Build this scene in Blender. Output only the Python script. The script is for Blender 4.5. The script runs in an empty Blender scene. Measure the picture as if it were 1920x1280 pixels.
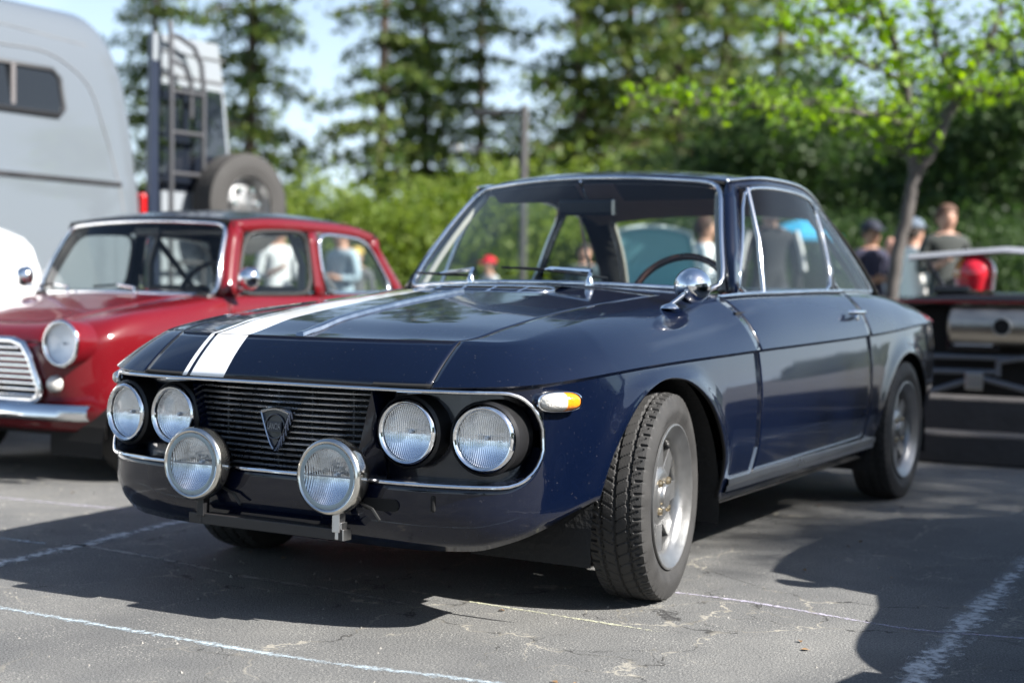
import bpy, bmesh, math, random
import numpy as np
from mathutils import Vector, Matrix
R = math.radians
rng = np.random.default_rng(7)
random.seed(7)
scene = bpy.context.scene
COL = scene.collection

# ------------------------------------------------------------------ camera
CAM = np.array([2.370, -3.580, 0.849])
YAW, PITCH, ROLL = R(-30.558), R(-2.162), R(0.70)
FPX = 2694.2                                     # focal length in pixels of a 1920 wide frame
fw = np.array([math.sin(YAW)*math.cos(PITCH), math.cos(YAW)*math.cos(PITCH), math.sin(PITCH)])
_r = np.array([math.cos(YAW), -math.sin(YAW), 0.0]); _u = np.cross(_r, fw)
rt = math.cos(ROLL)*_r + math.sin(ROLL)*_u; up = math.cos(ROLL)*_u - math.sin(ROLL)*_r
cd = bpy.data.cameras.new('camera'); cam = bpy.data.objects.new('camera', cd); COL.objects.link(cam)
cam.matrix_world = Matrix(((rt[0], up[0], -fw[0], CAM[0]), (rt[1], up[1], -fw[1], CAM[1]),
                           (rt[2], up[2], -fw[2], CAM[2]), (0, 0, 0, 1)))
cd.sensor_width = 36; cd.lens = FPX/1920*36; cd.clip_end = 2000; cd.clip_start = 0.05
cd.dof.use_dof = True; cd.dof.focus_distance = 3.52; cd.dof.aperture_fstop = 2.1; cd.dof.aperture_blades = 0
scene.camera = cam

# ------------------------------------------------------------------ sky, sun, exposure
SUN_DIR = Vector((1.25, 0.10, 1.0)).normalized()   # towards the sun
SUN_EL = math.asin(SUN_DIR.z); SUN_AZ = math.atan2(SUN_DIR.x, SUN_DIR.y)
world = bpy.data.worlds.new('World'); scene.world = world; world.use_nodes = True
wn, wl = world.node_tree.nodes, world.node_tree.links
wn.clear()
sky = wn.new('ShaderNodeTexSky'); sky.sky_type = 'NISHITA'; sky.sun_disc = False
sky.sun_elevation = SUN_EL; sky.sun_rotation = SUN_AZ; sky.air_density = 1.0; sky.dust_density = 1.0; sky.ozone_density = 1.2
# thin cloud layer (planar, so it closes up towards the horizon) and a pale haze low down
def wm(op, a, b=None):
    x = wn.new('ShaderNodeMath'); x.operation = op
    for k, v in ((0, a), (1, b)):
        if v is None: continue
        if isinstance(v, (int, float)): x.inputs[k].default_value = v
        else: wl.new(v, x.inputs[k])
    return x.outputs[0]
tcw = wn.new('ShaderNodeTexCoord'); spw = wn.new('ShaderNodeSeparateXYZ'); wl.new(tcw.outputs['Generated'], spw.inputs[0])
zz_ = wm('MAXIMUM', spw.outputs['Z'], 0.0); den = wm('ADD', zz_, 0.12)
cbw = wn.new('ShaderNodeCombineXYZ'); wl.new(wm('DIVIDE', spw.outputs['X'], den), cbw.inputs[0]); wl.new(wm('DIVIDE', spw.outputs['Y'], den), cbw.inputs[1])
nzw = wn.new('ShaderNodeTexNoise'); nzw.inputs['Scale'].default_value = 0.9; nzw.inputs['Detail'].default_value = 4; nzw.inputs['Roughness'].default_value = 0.58; wl.new(cbw.outputs[0], nzw.inputs['Vector'])
rpw = wn.new('ShaderNodeValToRGB'); rpw.color_ramp.elements[0].position = 0.56; rpw.color_ramp.elements[1].position = 0.80; wl.new(nzw.outputs['Fac'], rpw.inputs['Fac'])
haze_f = wm('MULTIPLY', wm('POWER', wm('SUBTRACT', 1.0, zz_), 5.0), 0.80)
facw = wm('MINIMUM', wm('ADD', wm('MULTIPLY', rpw.outputs[0], 0.55), haze_f), 0.92)
mxw = wn.new('ShaderNodeMixRGB'); mxw.inputs['Color2'].default_value = (7.2, 8.8, 10.6, 1)
bgw = wn.new('ShaderNodeBackground'); bgw.inputs['Strength'].default_value = 0.062
otw = wn.new('ShaderNodeOutputWorld')
wl.new(facw, mxw.inputs['Fac']); wl.new(sky.outputs[0], mxw.inputs['Color1']); wl.new(mxw.outputs[0], bgw.inputs['Color']); wl.new(bgw.outputs[0], otw.inputs['Surface'])
sl = bpy.data.lights.new('sun', 'SUN'); sun = bpy.data.objects.new('sun', sl); COL.objects.link(sun)
sl.energy = 5.0; sl.angle = R(0.53); sl.color = (1.0, 0.965, 0.915)
sun.rotation_euler = SUN_DIR.to_track_quat('Z', 'Y').to_euler(); sun.location = (20, 2, 16)
scene.view_settings.view_transform = 'Standard'; scene.view_settings.look = 'None'
scene.view_settings.exposure = 1.5; scene.view_settings.gamma = 1.0
scene.render.engine = 'CYCLES'
cy = scene.cycles
cy.use_denoising = True; cy.max_bounces = 6; cy.diffuse_bounces = 2; cy.glossy_bounces = 4; cy.transparent_max_bounces = 16; cy.transmission_bounces = 6
cy.use_adaptive_sampling = True; cy.adaptive_threshold = 0.02
cy.sample_clamp_indirect = 4.0; cy.caustics_reflective = False; cy.caustics_refractive = False

# ------------------------------------------------------------------ helpers
def depth_pt(px, py, d):
    """world point seen at pixel (px, py) of the 1920 frame, d metres deep"""
    return CAM + (fw + rt*(px-960)/FPX + up*(640-py)/FPX)*d
def gz(x, y):
    """height of the lot: level round the cars, falling gently away behind them"""
    t = -0.508*(x-2.37) + 0.861*(y+3.58)
    t = np.maximum(0, t-8.0)
    return -0.030*t*np.clip(t/3, 0, 1)*np.where(t > 32, 32/np.maximum(t, 1e-6), 1)
def at_px(px, d):
    p = depth_pt(px, 540, d); return float(p[0]), float(p[1]), float(gz(p[0], p[1]))

MATS = {}
def mat(name, col, rough=0.5, metal=0.0, coat=0.0, spec=0.5, var=0.0, vscale=20, bump=0.0, bscale=80, trans=0.0, ior=1.45, alpha=1.0, emit=None, sheen=0.0):
    if name in MATS: return MATS[name]
    m = bpy.data.materials.new(name); m.use_nodes = True
    n, l = m.node_tree.nodes, m.node_tree.links
    b = n['Principled BSDF']; b.inputs['Base Color'].default_value = (*col, 1)
    b.inputs['Roughness'].default_value = rough; b.inputs['Metallic'].default_value = metal
    b.inputs['Coat Weight'].default_value = coat; b.inputs['Coat Roughness'].default_value = 0.02
    b.inputs['Specular IOR Level'].default_value = spec; b.inputs['Transmission Weight'].default_value = trans; b.inputs['IOR'].default_value = ior
    if emit: b.inputs['Emission Color'].default_value = (*emit, 1); b.inputs['Emission Strength'].default_value = 1
    if var or bump:
        tc = n.new('ShaderNodeTexCoord')
    if var:
        z = n.new('ShaderNodeTexNoise'); z.inputs['Scale'].default_value = vscale; z.inputs['Detail'].default_value = 2
        l.new(tc.outputs['Object'], z.inputs['Vector'])
        mx = n.new('ShaderNodeMixRGB'); mx.blend_type = 'MULTIPLY'; mx.inputs['Fac'].default_value = 1
        mr = n.new('ShaderNodeMapRange'); mr.inputs['To Min'].default_value = 1-var; mr.inputs['To Max'].default_value = 1+var
        l.new(z.outputs['Fac'], mr.inputs['Value']); mx.inputs['Color1'].default_value = (*col, 1)
        l.new(mr.outputs[0], mx.inputs['Color2']); l.new(mx.outputs[0], b.inputs['Base Color'])
        mr2 = n.new('ShaderNodeMapRange'); mr2.inputs['To Min'].default_value = max(0, rough*(1-var)); mr2.inputs['To Max'].default_value = min(1, rough*(1+var))
        l.new(z.outputs['Fac'], mr2.inputs['Value']); l.new(mr2.outputs[0], b.inputs['Roughness'])
    if bump:
        z2 = n.new('ShaderNodeTexNoise'); z2.inputs['Scale'].default_value = bscale; z2.inputs['Detail'].default_value = 2
        l.new(tc.outputs['Object'], z2.inputs['Vector'])
        bp = n.new('ShaderNodeBump'); bp.inputs['Strength'].default_value = bump; bp.inputs['Distance'].default_value = 0.01
        l.new(z2.outputs['Fac'], bp.inputs['Height']); l.new(bp.outputs[0], b.inputs['Normal'])
    MATS[name] = m; return m
def glass(name, tint=(0.86, 0.9, 0.88), rough=0.0, f0=1.5):
    """thin pane: clear, reflecting by Fresnel"""
    if name in MATS: return MATS[name]
    m = bpy.data.materials.new(name); m.use_nodes = True; n, l = m.node_tree.nodes, m.node_tree.links; n.clear()
    o = n.new('ShaderNodeOutputMaterial'); t = n.new('ShaderNodeBsdfTransparent'); t.inputs[0].default_value = (*tint, 1)
    g = n.new('ShaderNodeBsdfGlossy'); g.inputs['Roughness'].default_value = rough
    f = n.new('ShaderNodeFresnel'); ge = n.new('ShaderNodeNewGeometry'); mi = n.new('ShaderNodeMapRange')   # same index from either side of the sheet
    mi.inputs['To Min'].default_value = f0; mi.inputs['To Max'].default_value = 1/f0; l.new(ge.outputs['Backfacing'], mi.inputs['Value']); l.new(mi.outputs[0], f.inputs['IOR'])
    mx = n.new('ShaderNodeMixShader'); l.new(f.outputs[0], mx.inputs[0]); l.new(t.outputs[0], mx.inputs[1]); l.new(g.outputs[0], mx.inputs[2]); l.new(mx.outputs[0], o.inputs[0])
    MATS[name] = m; return m
def leafmat(name, c1, c2, trans=0.35):
    if name in MATS: return MATS[name]
    m = bpy.data.materials.new(name); m.use_nodes = True; n, l = m.node_tree.nodes, m.node_tree.links; n.clear()
    o = n.new('ShaderNodeOutputMaterial'); g = n.new('ShaderNodeNewGeometry')
    mx = n.new('ShaderNodeMixRGB'); mx.inputs['Color1'].default_value = (*c1, 1); mx.inputs['Color2'].default_value = (*c2, 1)
    l.new(g.outputs['Random Per Island'], mx.inputs['Fac'])
    d = n.new('ShaderNodeBsdfPrincipled'); d.inputs['Roughness'].default_value = 0.55; d.inputs['Specular IOR Level'].default_value = 0.3
    t = n.new('ShaderNodeBsdfTranslucent'); ms = n.new('ShaderNodeMixShader'); ms.inputs[0].default_value = trans
    hs = n.new('ShaderNodeHueSaturation'); hs.inputs['Saturation'].default_value = 1.15; hs.inputs['Value'].default_value = 1.5
    l.new(mx.outputs[0], d.inputs['Base Color']); l.new(mx.outputs[0], hs.inputs['Color']); l.new(hs.outputs[0], t.inputs['Color'])
    l.new(d.outputs[0], ms.inputs[1]); l.new(t.outputs[0], ms.inputs[2]); l.new(ms.outputs[0], o.inputs[0])
    MATS[name] = m; return m

def mk(name, V, F, m, parent=None, smooth=None, loc=None):
    me = bpy.data.meshes.new(name); me.from_pydata([tuple(map(float, v)) for v in V], [], [tuple(f) for f in F]); me.update()
    if smooth is not None:
        me.shade_smooth(); me.set_sharp_from_angle(angle=R(smooth))
    return link(name, me, m, parent, loc)
def link(name, me, m, parent=None, loc=None):
    ms = m if isinstance(m, (list, tuple)) else [m]
    if len(me.materials) == 0:
        for q in ms: me.materials.append(q)
    o = bpy.data.objects.new(name, me); COL.objects.link(o)
    if parent is not None: o.parent = parent
    if loc is not None: o.location = loc
    return o
def thing(name, label, cat, loc=(0, 0, 0), rz=0.0, group=None):
    o = bpy.data.objects.new(name, None); COL.objects.link(o); o.location = loc; o.rotation_euler = (0, 0, rz)
    o.empty_display_size = 0.2; o['label'] = label; o['category'] = cat
    if group: o['group'] = group
    return o
def tag(o, label, cat, group=None):
    o['label'] = label; o['category'] = cat
    if group: o['group'] = group
    return o
def copy_tree(o, parent=None):
    c = o.copy(); COL.objects.link(c)
    if parent is not None: c.parent = parent
    for ch in list(o.children): copy_tree(ch, c)
    return c
class G:
    """collects simple solids in one mesh"""
    def __init__(s): s.V = []; s.F = []
    def add(s, V, F):
        k = len(s.V); s.V += [tuple(map(float, v)) for v in V]; s.F += [tuple(i+k for i in f) for f in F]; return s
    def box(s, c, d, rot=None):
        c = np.array(c, float); d = np.array(d, float)/2
        P = np.array([[i, j, k] for i in (-1, 1) for j in (-1, 1) for k in (-1, 1)], float)*d
        if rot is not None: P = P @ np.array(rot).T
        return s.add(P+c, [(0, 1, 3, 2), (4, 6, 7, 5), (0, 4, 5, 1), (2, 3, 7, 6), (0, 2, 6, 4), (1, 5, 7, 3)])
    def tube(s, P, r, n=8, closed=False, caps=True):
        P = [np.array(q, float) for q in P]; N = len(P); rr = r if hasattr(r, '__len__') else [r]*N
        V = []; a = None
        for i in range(N):
            t = (P[(i+1) % N]-P[i-1]) if closed else (P[min(i+1, N-1)]-P[max(i-1, 0)])
            t = t/(np.linalg.norm(t)+1e-12)
            if a is None:
                h = np.array([0, 0, 1.]) if abs(t[2]) < .9 else np.array([1., 0, 0]); a = np.cross(t, h)
            a = a-t*(a@t); a /= np.linalg.norm(a)+1e-12; b = np.cross(t, a)
            for k in range(n):
                w = 2*math.pi*k/n; V.append(P[i]+rr[i]*(math.cos(w)*a+math.sin(w)*b))
        F = []
        for i in range(N if closed else N-1):
            for k in range(n):
                j = (i+1) % N; F.append((i*n+k, i*n+(k+1) % n, j*n+(k+1) % n, j*n+k))
        if caps and not closed: F += [tuple(range(n))[::-1], tuple(range((N-1)*n, N*n))]
        return s.add(V, F)
    def lathe(s, prof, n=48, axis='x', c=(0, 0, 0), closed=False):
        """prof: (along axis, radius)"""
        V = []; F = []; c = np.array(c, float); M = len(prof)
        for a, r in prof:
            for k in range(n):
                w = 2*math.pi*k/n; q = (r*math.cos(w), r*math.sin(w))
                V.append(c+{'x': np.array([a, q[0], q[1]]), 'y': np.array([q[0], a, q[1]]), 'z': np.array([q[0], q[1], a])}[axis])
        for i in range(M if closed else M-1):
            for k in range(n):
                j = (i+1) % M; F.append((i*n+k, i*n+(k+1) % n, j*n+(k+1) % n, j*n+k))
        return s.add(V, F)
    def sheet(s, P):
        """grid of points P[i][j]"""
        ni, nj = len(P), len(P[0]); V = [q for row in P for q in row]
        return s.add(V, [(i*nj+j, i*nj+j+1, (i+1)*nj+j+1, (i+1)*nj+j) for i in range(ni-1) for j in range(nj-1)])
    def build(s, name, m, parent=None, smooth=None, loc=None, fix=True, bevel=0.0):
        o = mk(name, s.V, s.F, m, parent, None, loc)
        if fix or bevel:
            bm = bmesh.new(); bm.from_mesh(o.data); bmesh.ops.recalc_face_normals(bm, faces=bm.faces); bm.to_mesh(o.data); bm.free()
        if bevel:
            b = o.modifiers.new('bevel', 'BEVEL'); b.width = bevel; b.segments = 2; b.limit_method = 'ANGLE'
        if smooth is not None: o.data.shade_smooth(); o.data.set_sharp_from_angle(angle=R(smooth))
        return o
def solid(o, t, offset=-1):
    s = o.modifiers.new('solid', 'SOLIDIFY'); s.thickness = t; s.offset = offset; return o
def spline(ts, P, t):
    """Catmull-Rom through P at parameters ts"""
    ts = np.asarray(ts, float); P = np.asarray(P, float); t = np.atleast_1d(np.asarray(t, float))
    if P.ndim == 1: return spline(ts, P[:, None], t)[:, 0]
    m = np.zeros_like(P)
    h = np.diff(ts)[:, None]; d = np.diff(P, axis=0)/h
    m[1:-1] = (d[:-1]*h[1:]+d[1:]*h[:-1])/(h[1:]+h[:-1]); m[0] = d[0]; m[-1] = d[-1]
    i = np.clip(np.searchsorted(ts, t, side='right')-1, 0, len(ts)-2)
    hh = h[i]; u = ((t-ts[i])[:, None])/hh
    return (2*u**3-3*u**2+1)*P[i]+(u**3-2*u**2+u)*hh*m[i]+(-2*u**3+3*u**2)*P[i+1]+(u**3-u**2)*hh*m[i+1]
def mono(ts, P, t):
    """monotone version, for profiles"""
    ts = np.asarray(ts, float); P = np.asarray(P, float); t = np.asarray(t, float)
    h = np.diff(ts); d = np.diff(P)/h; m = np.zeros_like(P)
    for i in range(1, len(P)-1): m[i] = 0 if d[i-1]*d[i] <= 0 else 2*d[i-1]*d[i]/(d[i-1]+d[i])
    m[0] = d[0]; m[-1] = d[-1]
    i = np.clip(np.searchsorted(ts, t, side='right')-1, 0, len(ts)-2); u = (t-ts[i])/h[i]
    return (2*u**3-3*u**2+1)*P[i]+(u**3-2*u**2+u)*h[i]*m[i]+(-2*u**3+3*u**2)*P[i+1]+(u**3-u**2)*h[i]*m[i+1]

# shared materials
CHROME = mat('chrome', (0.82, 0.83, 0.84), 0.06, 1.0, var=0.15, vscale=9)
STEEL = mat('satin_steel', (0.62, 0.62, 0.62), 0.28, 1.0, var=0.06, vscale=8)
ALLOY = mat('cast_alloy', (0.28, 0.28, 0.278), 0.36, 0.85, var=0.18, vscale=25, bump=0.05, bscale=200)
RUBBER = mat('tyre_rubber', (0.030, 0.029, 0.028), 0.68, var=0.45, vscale=14, bump=0.15, bscale=260)
BLACKP = mat('black_satin_paint', (0.012, 0.012, 0.013), 0.42, var=0.2, vscale=30)
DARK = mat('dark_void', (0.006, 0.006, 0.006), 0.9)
TRIMB = mat('black_rubber_trim', (0.015, 0.015, 0.015), 0.6)
GLASS = glass('window_glass')
VINYL = mat('black_vinyl', (0.018, 0.017, 0.017), 0.5, bump=0.1, bscale=160)
BRASS = mat('brass', (0.42, 0.34, 0.22), 0.35, 1.0)
# ------------------------------------------------------------------ car shells lofted round a plan loop
class Shell:
    """Half shell of a car.  ctrl rows: C (shoulder crease) and B (upper break / sill line), front centre -> rear centre.
    spec: zbot(y), arches [(yc, zc, R)], pill (s_end_xy, zmid, half) front opening, side/front offset profiles."""
    def __init__(s, ctrl, marks=(), arches=(), pill=None, zbot=None, side=None, front=None, phi=None, bulge=(0.006, 0.02), crown=None, kf=None, kr=None, step=0.03, flare=0.016, gap=0.0018, ycr=None):
        C0 = np.array([c[0] for c in ctrl], float); B0 = np.array([c[1] for c in ctrl], float)
        t0 = np.concatenate([[0], np.cumsum(np.linalg.norm(np.diff(C0[:, :2], axis=0), axis=1))])
        td = np.linspace(0, t0[-1], 3000); Cd = spline(t0, C0, td)
        s.sl = np.concatenate([[0], np.cumsum(np.linalg.norm(np.diff(Cd[:, :2], axis=0), axis=1))])
        side_ok = (Cd[:, 0] > 0.5*Cd[:, 0].max())
        def s_of_y(y):
            i = np.where(side_ok)[0]; return float(np.interp(y, Cd[i, 1], s.sl[i]))
        S = list(np.arange(0, s.sl[-1], step))+[s.sl[-1]]
        def s_of_x(x):     # on the front face
            i = np.where(np.arange(3000) < np.argmax(Cd[:, 0] > 0.93*Cd[:, 0].max()))[0]; return float(np.interp(x, Cd[i, 0], s.sl[i]))
        s.mk = {}
        for nm, kind, v in marks:
            q = s_of_y(v) if kind == 'y' else s_of_x(v); S = [a for a in S if abs(a-q) > 0.011]; S += [q-gap, q+gap]; s.mk[nm] = q
        for (yc, zc, Ra) in arches:
            for a in np.linspace(0, math.pi, 33): S.append(s_of_y(yc+Ra*math.cos(a)))
        s.corner_f = s_of_x(kf) if kf else None
        s_end = None
        if pill:
            s_end = s_of_x(pill[0]); hh = pill[2]
            for a in np.linspace(0, math.pi/2, 9): S.append(s_end-hh+hh*math.sin(a))
        S = np.array(sorted(S)); keep = [0]
        for i in range(1, len(S)):
            if S[i]-S[keep[-1]] > 0.0022: keep.append(i)
        S = S[keep]; s.S = S; n = len(S)
        tt = np.interp(S, s.sl, td); Cc = spline(t0, C0, tt); B = spline(t0, B0, tt)
        Cc[0, 0] = B[0, 0] = Cc[-1, 0] = B[-1, 0] = 0
        T = np.gradient(Cc[:, :2], S, axis=0); T /= np.linalg.norm(T, axis=1)[:, None]
        T[0] = (1, 0); T[-1] = (-1, 0)
        N = np.stack([T[:, 1], -T[:, 0]], 1); s.C, s.B, s.N = Cc, B, N
        ph = phi(Cc) if phi is not None else np.clip((-0.35-Cc[:, 1])/0.25, 0, 1)
        s.phi = ph
        # lower grid
        rows = []
        for i in range(n):
            y = Cc[i, 1]; zc_ = Cc[i, 2]; z1 = zc_-0.010; zb_ = zbot(Cc[i])
            inarch = None
            for (yc, za, Ra) in arches:
                if abs(y-yc) < Ra and Cc[i, 0] > 0.5*Cd[:, 0].max():
                    zb_ = max(zb_, za+math.sqrt(max(0, Ra*Ra-(y-yc)**2)))
            pt, pb = z1-(z1-zb_)*.35, z1-(z1-zb_)*.66
            if pill and S[i] < s_end+0.25:
                zm, hh = pill[1], pill[2]
                if S[i] <= s_end:
                    q = max(0, S[i]-(s_end-hh))/hh; h = hh*math.sqrt(max(0, 1-q*q)); a = 1
                else:
                    h = min(hh*.6, (S[i]-s_end)*.8); a = 1-min(1, (S[i]-s_end)/.25)
                zm_ = zm+pill[3]*Cc[i, 0] if len(pill) > 3 else zm
                pt = a*(zm_+h)+(1-a)*pt; pb = a*(zm_-h)+(1-a)*pb
            z = np.concatenate([[zc_], np.linspace(z1, pt, 4), np.linspace(pt, pb, 6)[1:], np.linspace(pb, zb_, 8)[1:]])
            rel = zc_-z
            o = (1-ph[i])*mono(side[0], side[1], rel)+ph[i]*mono(front[0], front[1], rel)
            P = np.zeros((len(z), 3)); P[:, :2] = Cc[i, :2]+N[i]*o[:, None]; P[:, 2] = z
            for (yc, za, Ra) in arches:
                d = np.hypot(P[:, 1]-yc, P[:, 2]-za)-Ra
                if Cc[i, 0] > 0.5*Cd[:, 0].max():
                    P[:, 0] += flare*np.exp(-(np.maximum(d, 0)/.045)**2)*np.clip((zc_-P[:, 2])/.05, 0, 1)**1.5
            if i in (0, n-1): P[:, 0] = 0
            rows.append(P)
        s.L = np.array(rows); s.RT, s.RB = 4, 9           # rows of the opening's upper and lower edge
        s.open = np.array([pill is not None and q <= s_end+1e-6 for q in S])
        # facet between crease and break
        K = 9; fs = []
        for i in range(n):
            b = ph[i]*bulge[0]+(1-ph[i])*bulge[1]; t = np.linspace(0, 1, K)[:, None]
            nn = np.array([N[i, 0]*.6, N[i, 1]*.6, .8])
            P = Cc[i]+(B[i]-Cc[i])*t+nn*b*4*t*(1-t)
            if i in (0, n-1): P[:, 0] = 0
            fs.append(P)
        s.Fa = np.array(fs)
        # front deck
        if kf:
            kc = int(np.argmin(abs(S-s.corner_f))); s.kc = kc
            bx = B[:kc+1, 0]/B[kc, 0]; dy = B[:kc+1, 1]-B[kc, 1]; dz = B[:kc+1, 2]-B[kc, 2]; D = []
            s.dj = [j for j in range(kc, n) if B[j, 1] < ycr[-1][0] and Cc[j, 0] > .3]
            for j in s.dj:
                w = math.exp(-((B[j, 1]-B[kc, 1])/.35)**2)
                cz = float(np.interp(B[j, 1], [c[0] for c in ycr], [c[1] for c in ycr]))
                P = np.stack([bx*B[j, 0], B[j, 1]+dy*w, B[j, 2]+dz*w+cz*(1-bx**2)**.9], 1); P[0, 0] = 0; D.append(P)
            s.D = np.array(D)
        if kr:
            kc2 = max(i for i in range(n) if Cc[i, 0] > kr); s.kc2 = kc2
            bx = B[kc2:, 0]/B[kc2, 0]; dy = B[kc2:, 1]-B[kc2, 1]; D = []
            s.rj = [j for j in range(n) if j <= kc2 and B[j, 1] > crown and Cc[j, 0] > .3]
            for j in s.rj:
                w = math.exp(-((B[j, 1]-B[kc2, 1])/.25)**2)
                P = np.stack([bx*B[j, 0], B[j, 1]+dy*w, B[j, 2]+.018*(1-bx**2)*(1-w*.8)], 1); P[-1, 0] = 0; D.append(P)
            s.RD = np.array(D)
    def idx(s, nm):  # columns either side of a mark
        q = s.mk[nm]; i = int(np.searchsorted(s.S, q)); return i-1, i
class Quads:
    """panel assembled from grid cells, mirrored, doubles merged"""
    def __init__(s): s.q = []
    def cells(s, A, i0, i1, j0, j1, skip=None):
        for i in range(i0, i1):
            for j in range(j0, j1):
                if skip is None or not skip(i, j): s.q.append((A[i][j], A[i+1][j], A[i+1][j+1], A[i][j+1]))
    def build(s, name, m, parent, mirror=True, side=1, smooth=32, thick=0.01, fn=None):
        V = []; F = []
        sides = (1, -1) if mirror else (side,)
        for sg in sides:
            for q in s.q:
                k = len(V); V += [(p[0]*sg, p[1], p[2]) for p in q]; F.append((k, k+1, k+2, k+3) if sg > 0 else (k+3, k+2, k+1, k))
        me = bpy.data.meshes.new(name); me.from_pydata([tuple(map(float, v)) for v in V], [], F)
        bm = bmesh.new(); bm.from_mesh(me); bmesh.ops.remove_doubles(bm, verts=bm.verts, dist=0.0006)
        bmesh.ops.dissolve_degenerate(bm, dist=0.0002, edges=bm.edges)
        bmesh.ops.recalc_face_normals(bm, faces=bm.faces)
        # outward: average normal should point away from the axis
        c = sum(((f.normal.x*f.calc_center_median().x + f.normal.z*(f.calc_center_median().z-.35))*f.calc_area() for f in bm.faces))
        if c < 0: bmesh.ops.reverse_faces(bm, faces=bm.faces)
        bm.to_mesh(me); bm.free()
        me.shade_smooth(); me.set_sharp_from_angle(angle=R(smooth))
        o = link(name, me, m, parent)
        if thick:
            md = solid(o, thick); md = o.modifiers[-1]; me.materials.append(DARK); md.material_offset = 1; md.material_offset_rim = 1   # near-black inside and edges, shade of the gaps put into colour
        return o
def strip(P, Q, n=2):
    """sheet rows between two polylines"""
    P = np.array(P, float); Q = np.array(Q, float); return [P+(Q-P)*t for t in np.linspace(0, 1, n)]
def resample(P, n):
    P = np.array(P, float); t = np.concatenate([[0], np.cumsum(np.linalg.norm(np.diff(P, axis=0), axis=1))]); return spline(t, P, np.linspace(0, t[-1], n))
def mir(P): return [(-p[0], p[1], p[2]) for p in P]

def make_tyre_mesh(name, Ro, Ri, W, detail=True):
    """tyre about the x axis, with grooved and siped tread"""
    nth = 540 if detail else 96; nw = 46 if detail else 20; tw = W*.43
    prof = []
    for w in np.linspace(-1, 1, nw): prof.append((w*tw, Ro-.006*abs(w)**3.2, w))
    sh = []
    for a in np.linspace(0, 1, 9)[1:]:
        ang = a*math.pi*.5
        x = tw+(W/2-tw+.004)*math.sin(ang*1.15) if a < .6 else W/2-.012*(a-.6)/.4
        r = Ro-.006-(Ro-.006-Ri)*a**1.05
        sh.append((x, r, None))
    full = [(-x, r, w) for x, r, w in sh[::-1]]+prof+sh
    a = np.array([p[0] for p in full]); r0 = np.array([p[1] for p in full])
    th = np.arange(nth)*2*math.pi/nth; TH, I = np.meshgrid(th, np.arange(len(full)), indexing='ij')
    Rr = np.repeat(r0[None, :], nth, 0).copy()
    if detail:
        w = np.array([np.nan if p[2] is None else p[2] for p in full])[None, :]; ph = TH*54/(2*math.pi)
        tri = 2*np.abs(ph-np.floor(ph)-.5)-.5
        dep = np.zeros_like(Rr)
        for g, wd in ((-.52, .055), (.0, .05), (.52, .055)):
            dep = np.maximum(dep, np.where(abs(w-g-.055*tri) < wd, .0065, 0))
        fr = (ph*1.0+np.abs(w)*1.1) % 1
        dep = np.maximum(dep, np.where((abs(w) < .9) & (fr < .11), .0035, 0))
        fr2 = (ph*1.0+.3) % 1
        dep = np.maximum(dep, np.where((abs(w) > .70) & (fr2 < .17), .006, 0))
        dep = np.nan_to_num(dep); Rr -= dep
        # shoulder lugs and moulded rings on the side wall
        x_abs = np.abs(a)[None, :]
        Rr += np.where((x_abs > W/2-.004), .0, 0)
    V = np.stack([np.repeat(a[None, :], nth, 0), Rr*np.cos(TH), Rr*np.sin(TH)], -1).reshape(-1, 3); m = len(full)
    i = np.arange(nth)[:, None]; j = np.arange(m-1)[None, :]; i2 = (i+1) % nth
    F = np.stack([i*m+j, i*m+j+1, i2*m+j+1, i2*m+j], -1).reshape(-1, 4)
    me = bpy.data.meshes.new(name); me.from_pydata(V.tolist(), [], F.tolist()); me.shade_smooth(); me.set_sharp_from_angle(angle=R(38)); me.materials.append(RUBBER)
    return me
def star_disc(g, x0, x1, rh, ro, n, half_out, half_in, c=(0, 0, 0)):
    """spoked disc about x: solid hub to rh, n spokes reaching ro"""
    pts = []
    for k in range(n):
        a = 2*math.pi*k/n; d = math.pi/n
        pts += [(ro, a-half_out), (ro, a+half_out), (rh*1.08, a+d-half_in*.15), ]
    m = len(pts); V = []
    for x, sc in ((x0, 1.0), (x1, 1.0)):
        V.append((x, 0, 0)); V += [(x, r*sc*math.cos(a), r*sc*math.sin(a)) for r, a in pts]
    V = [(v[0]+c[0], v[1]+c[1], v[2]+c[2]) for v in V]
    F = []
    for k in range(m):
        k2 = (k+1) % m; F += [(0, 1+k, 1+k2), (m+1, m+2+k2, m+2+k), (1+k, m+2+k, m+2+k2, 1+k2)]
    g.add(V, F)
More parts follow.
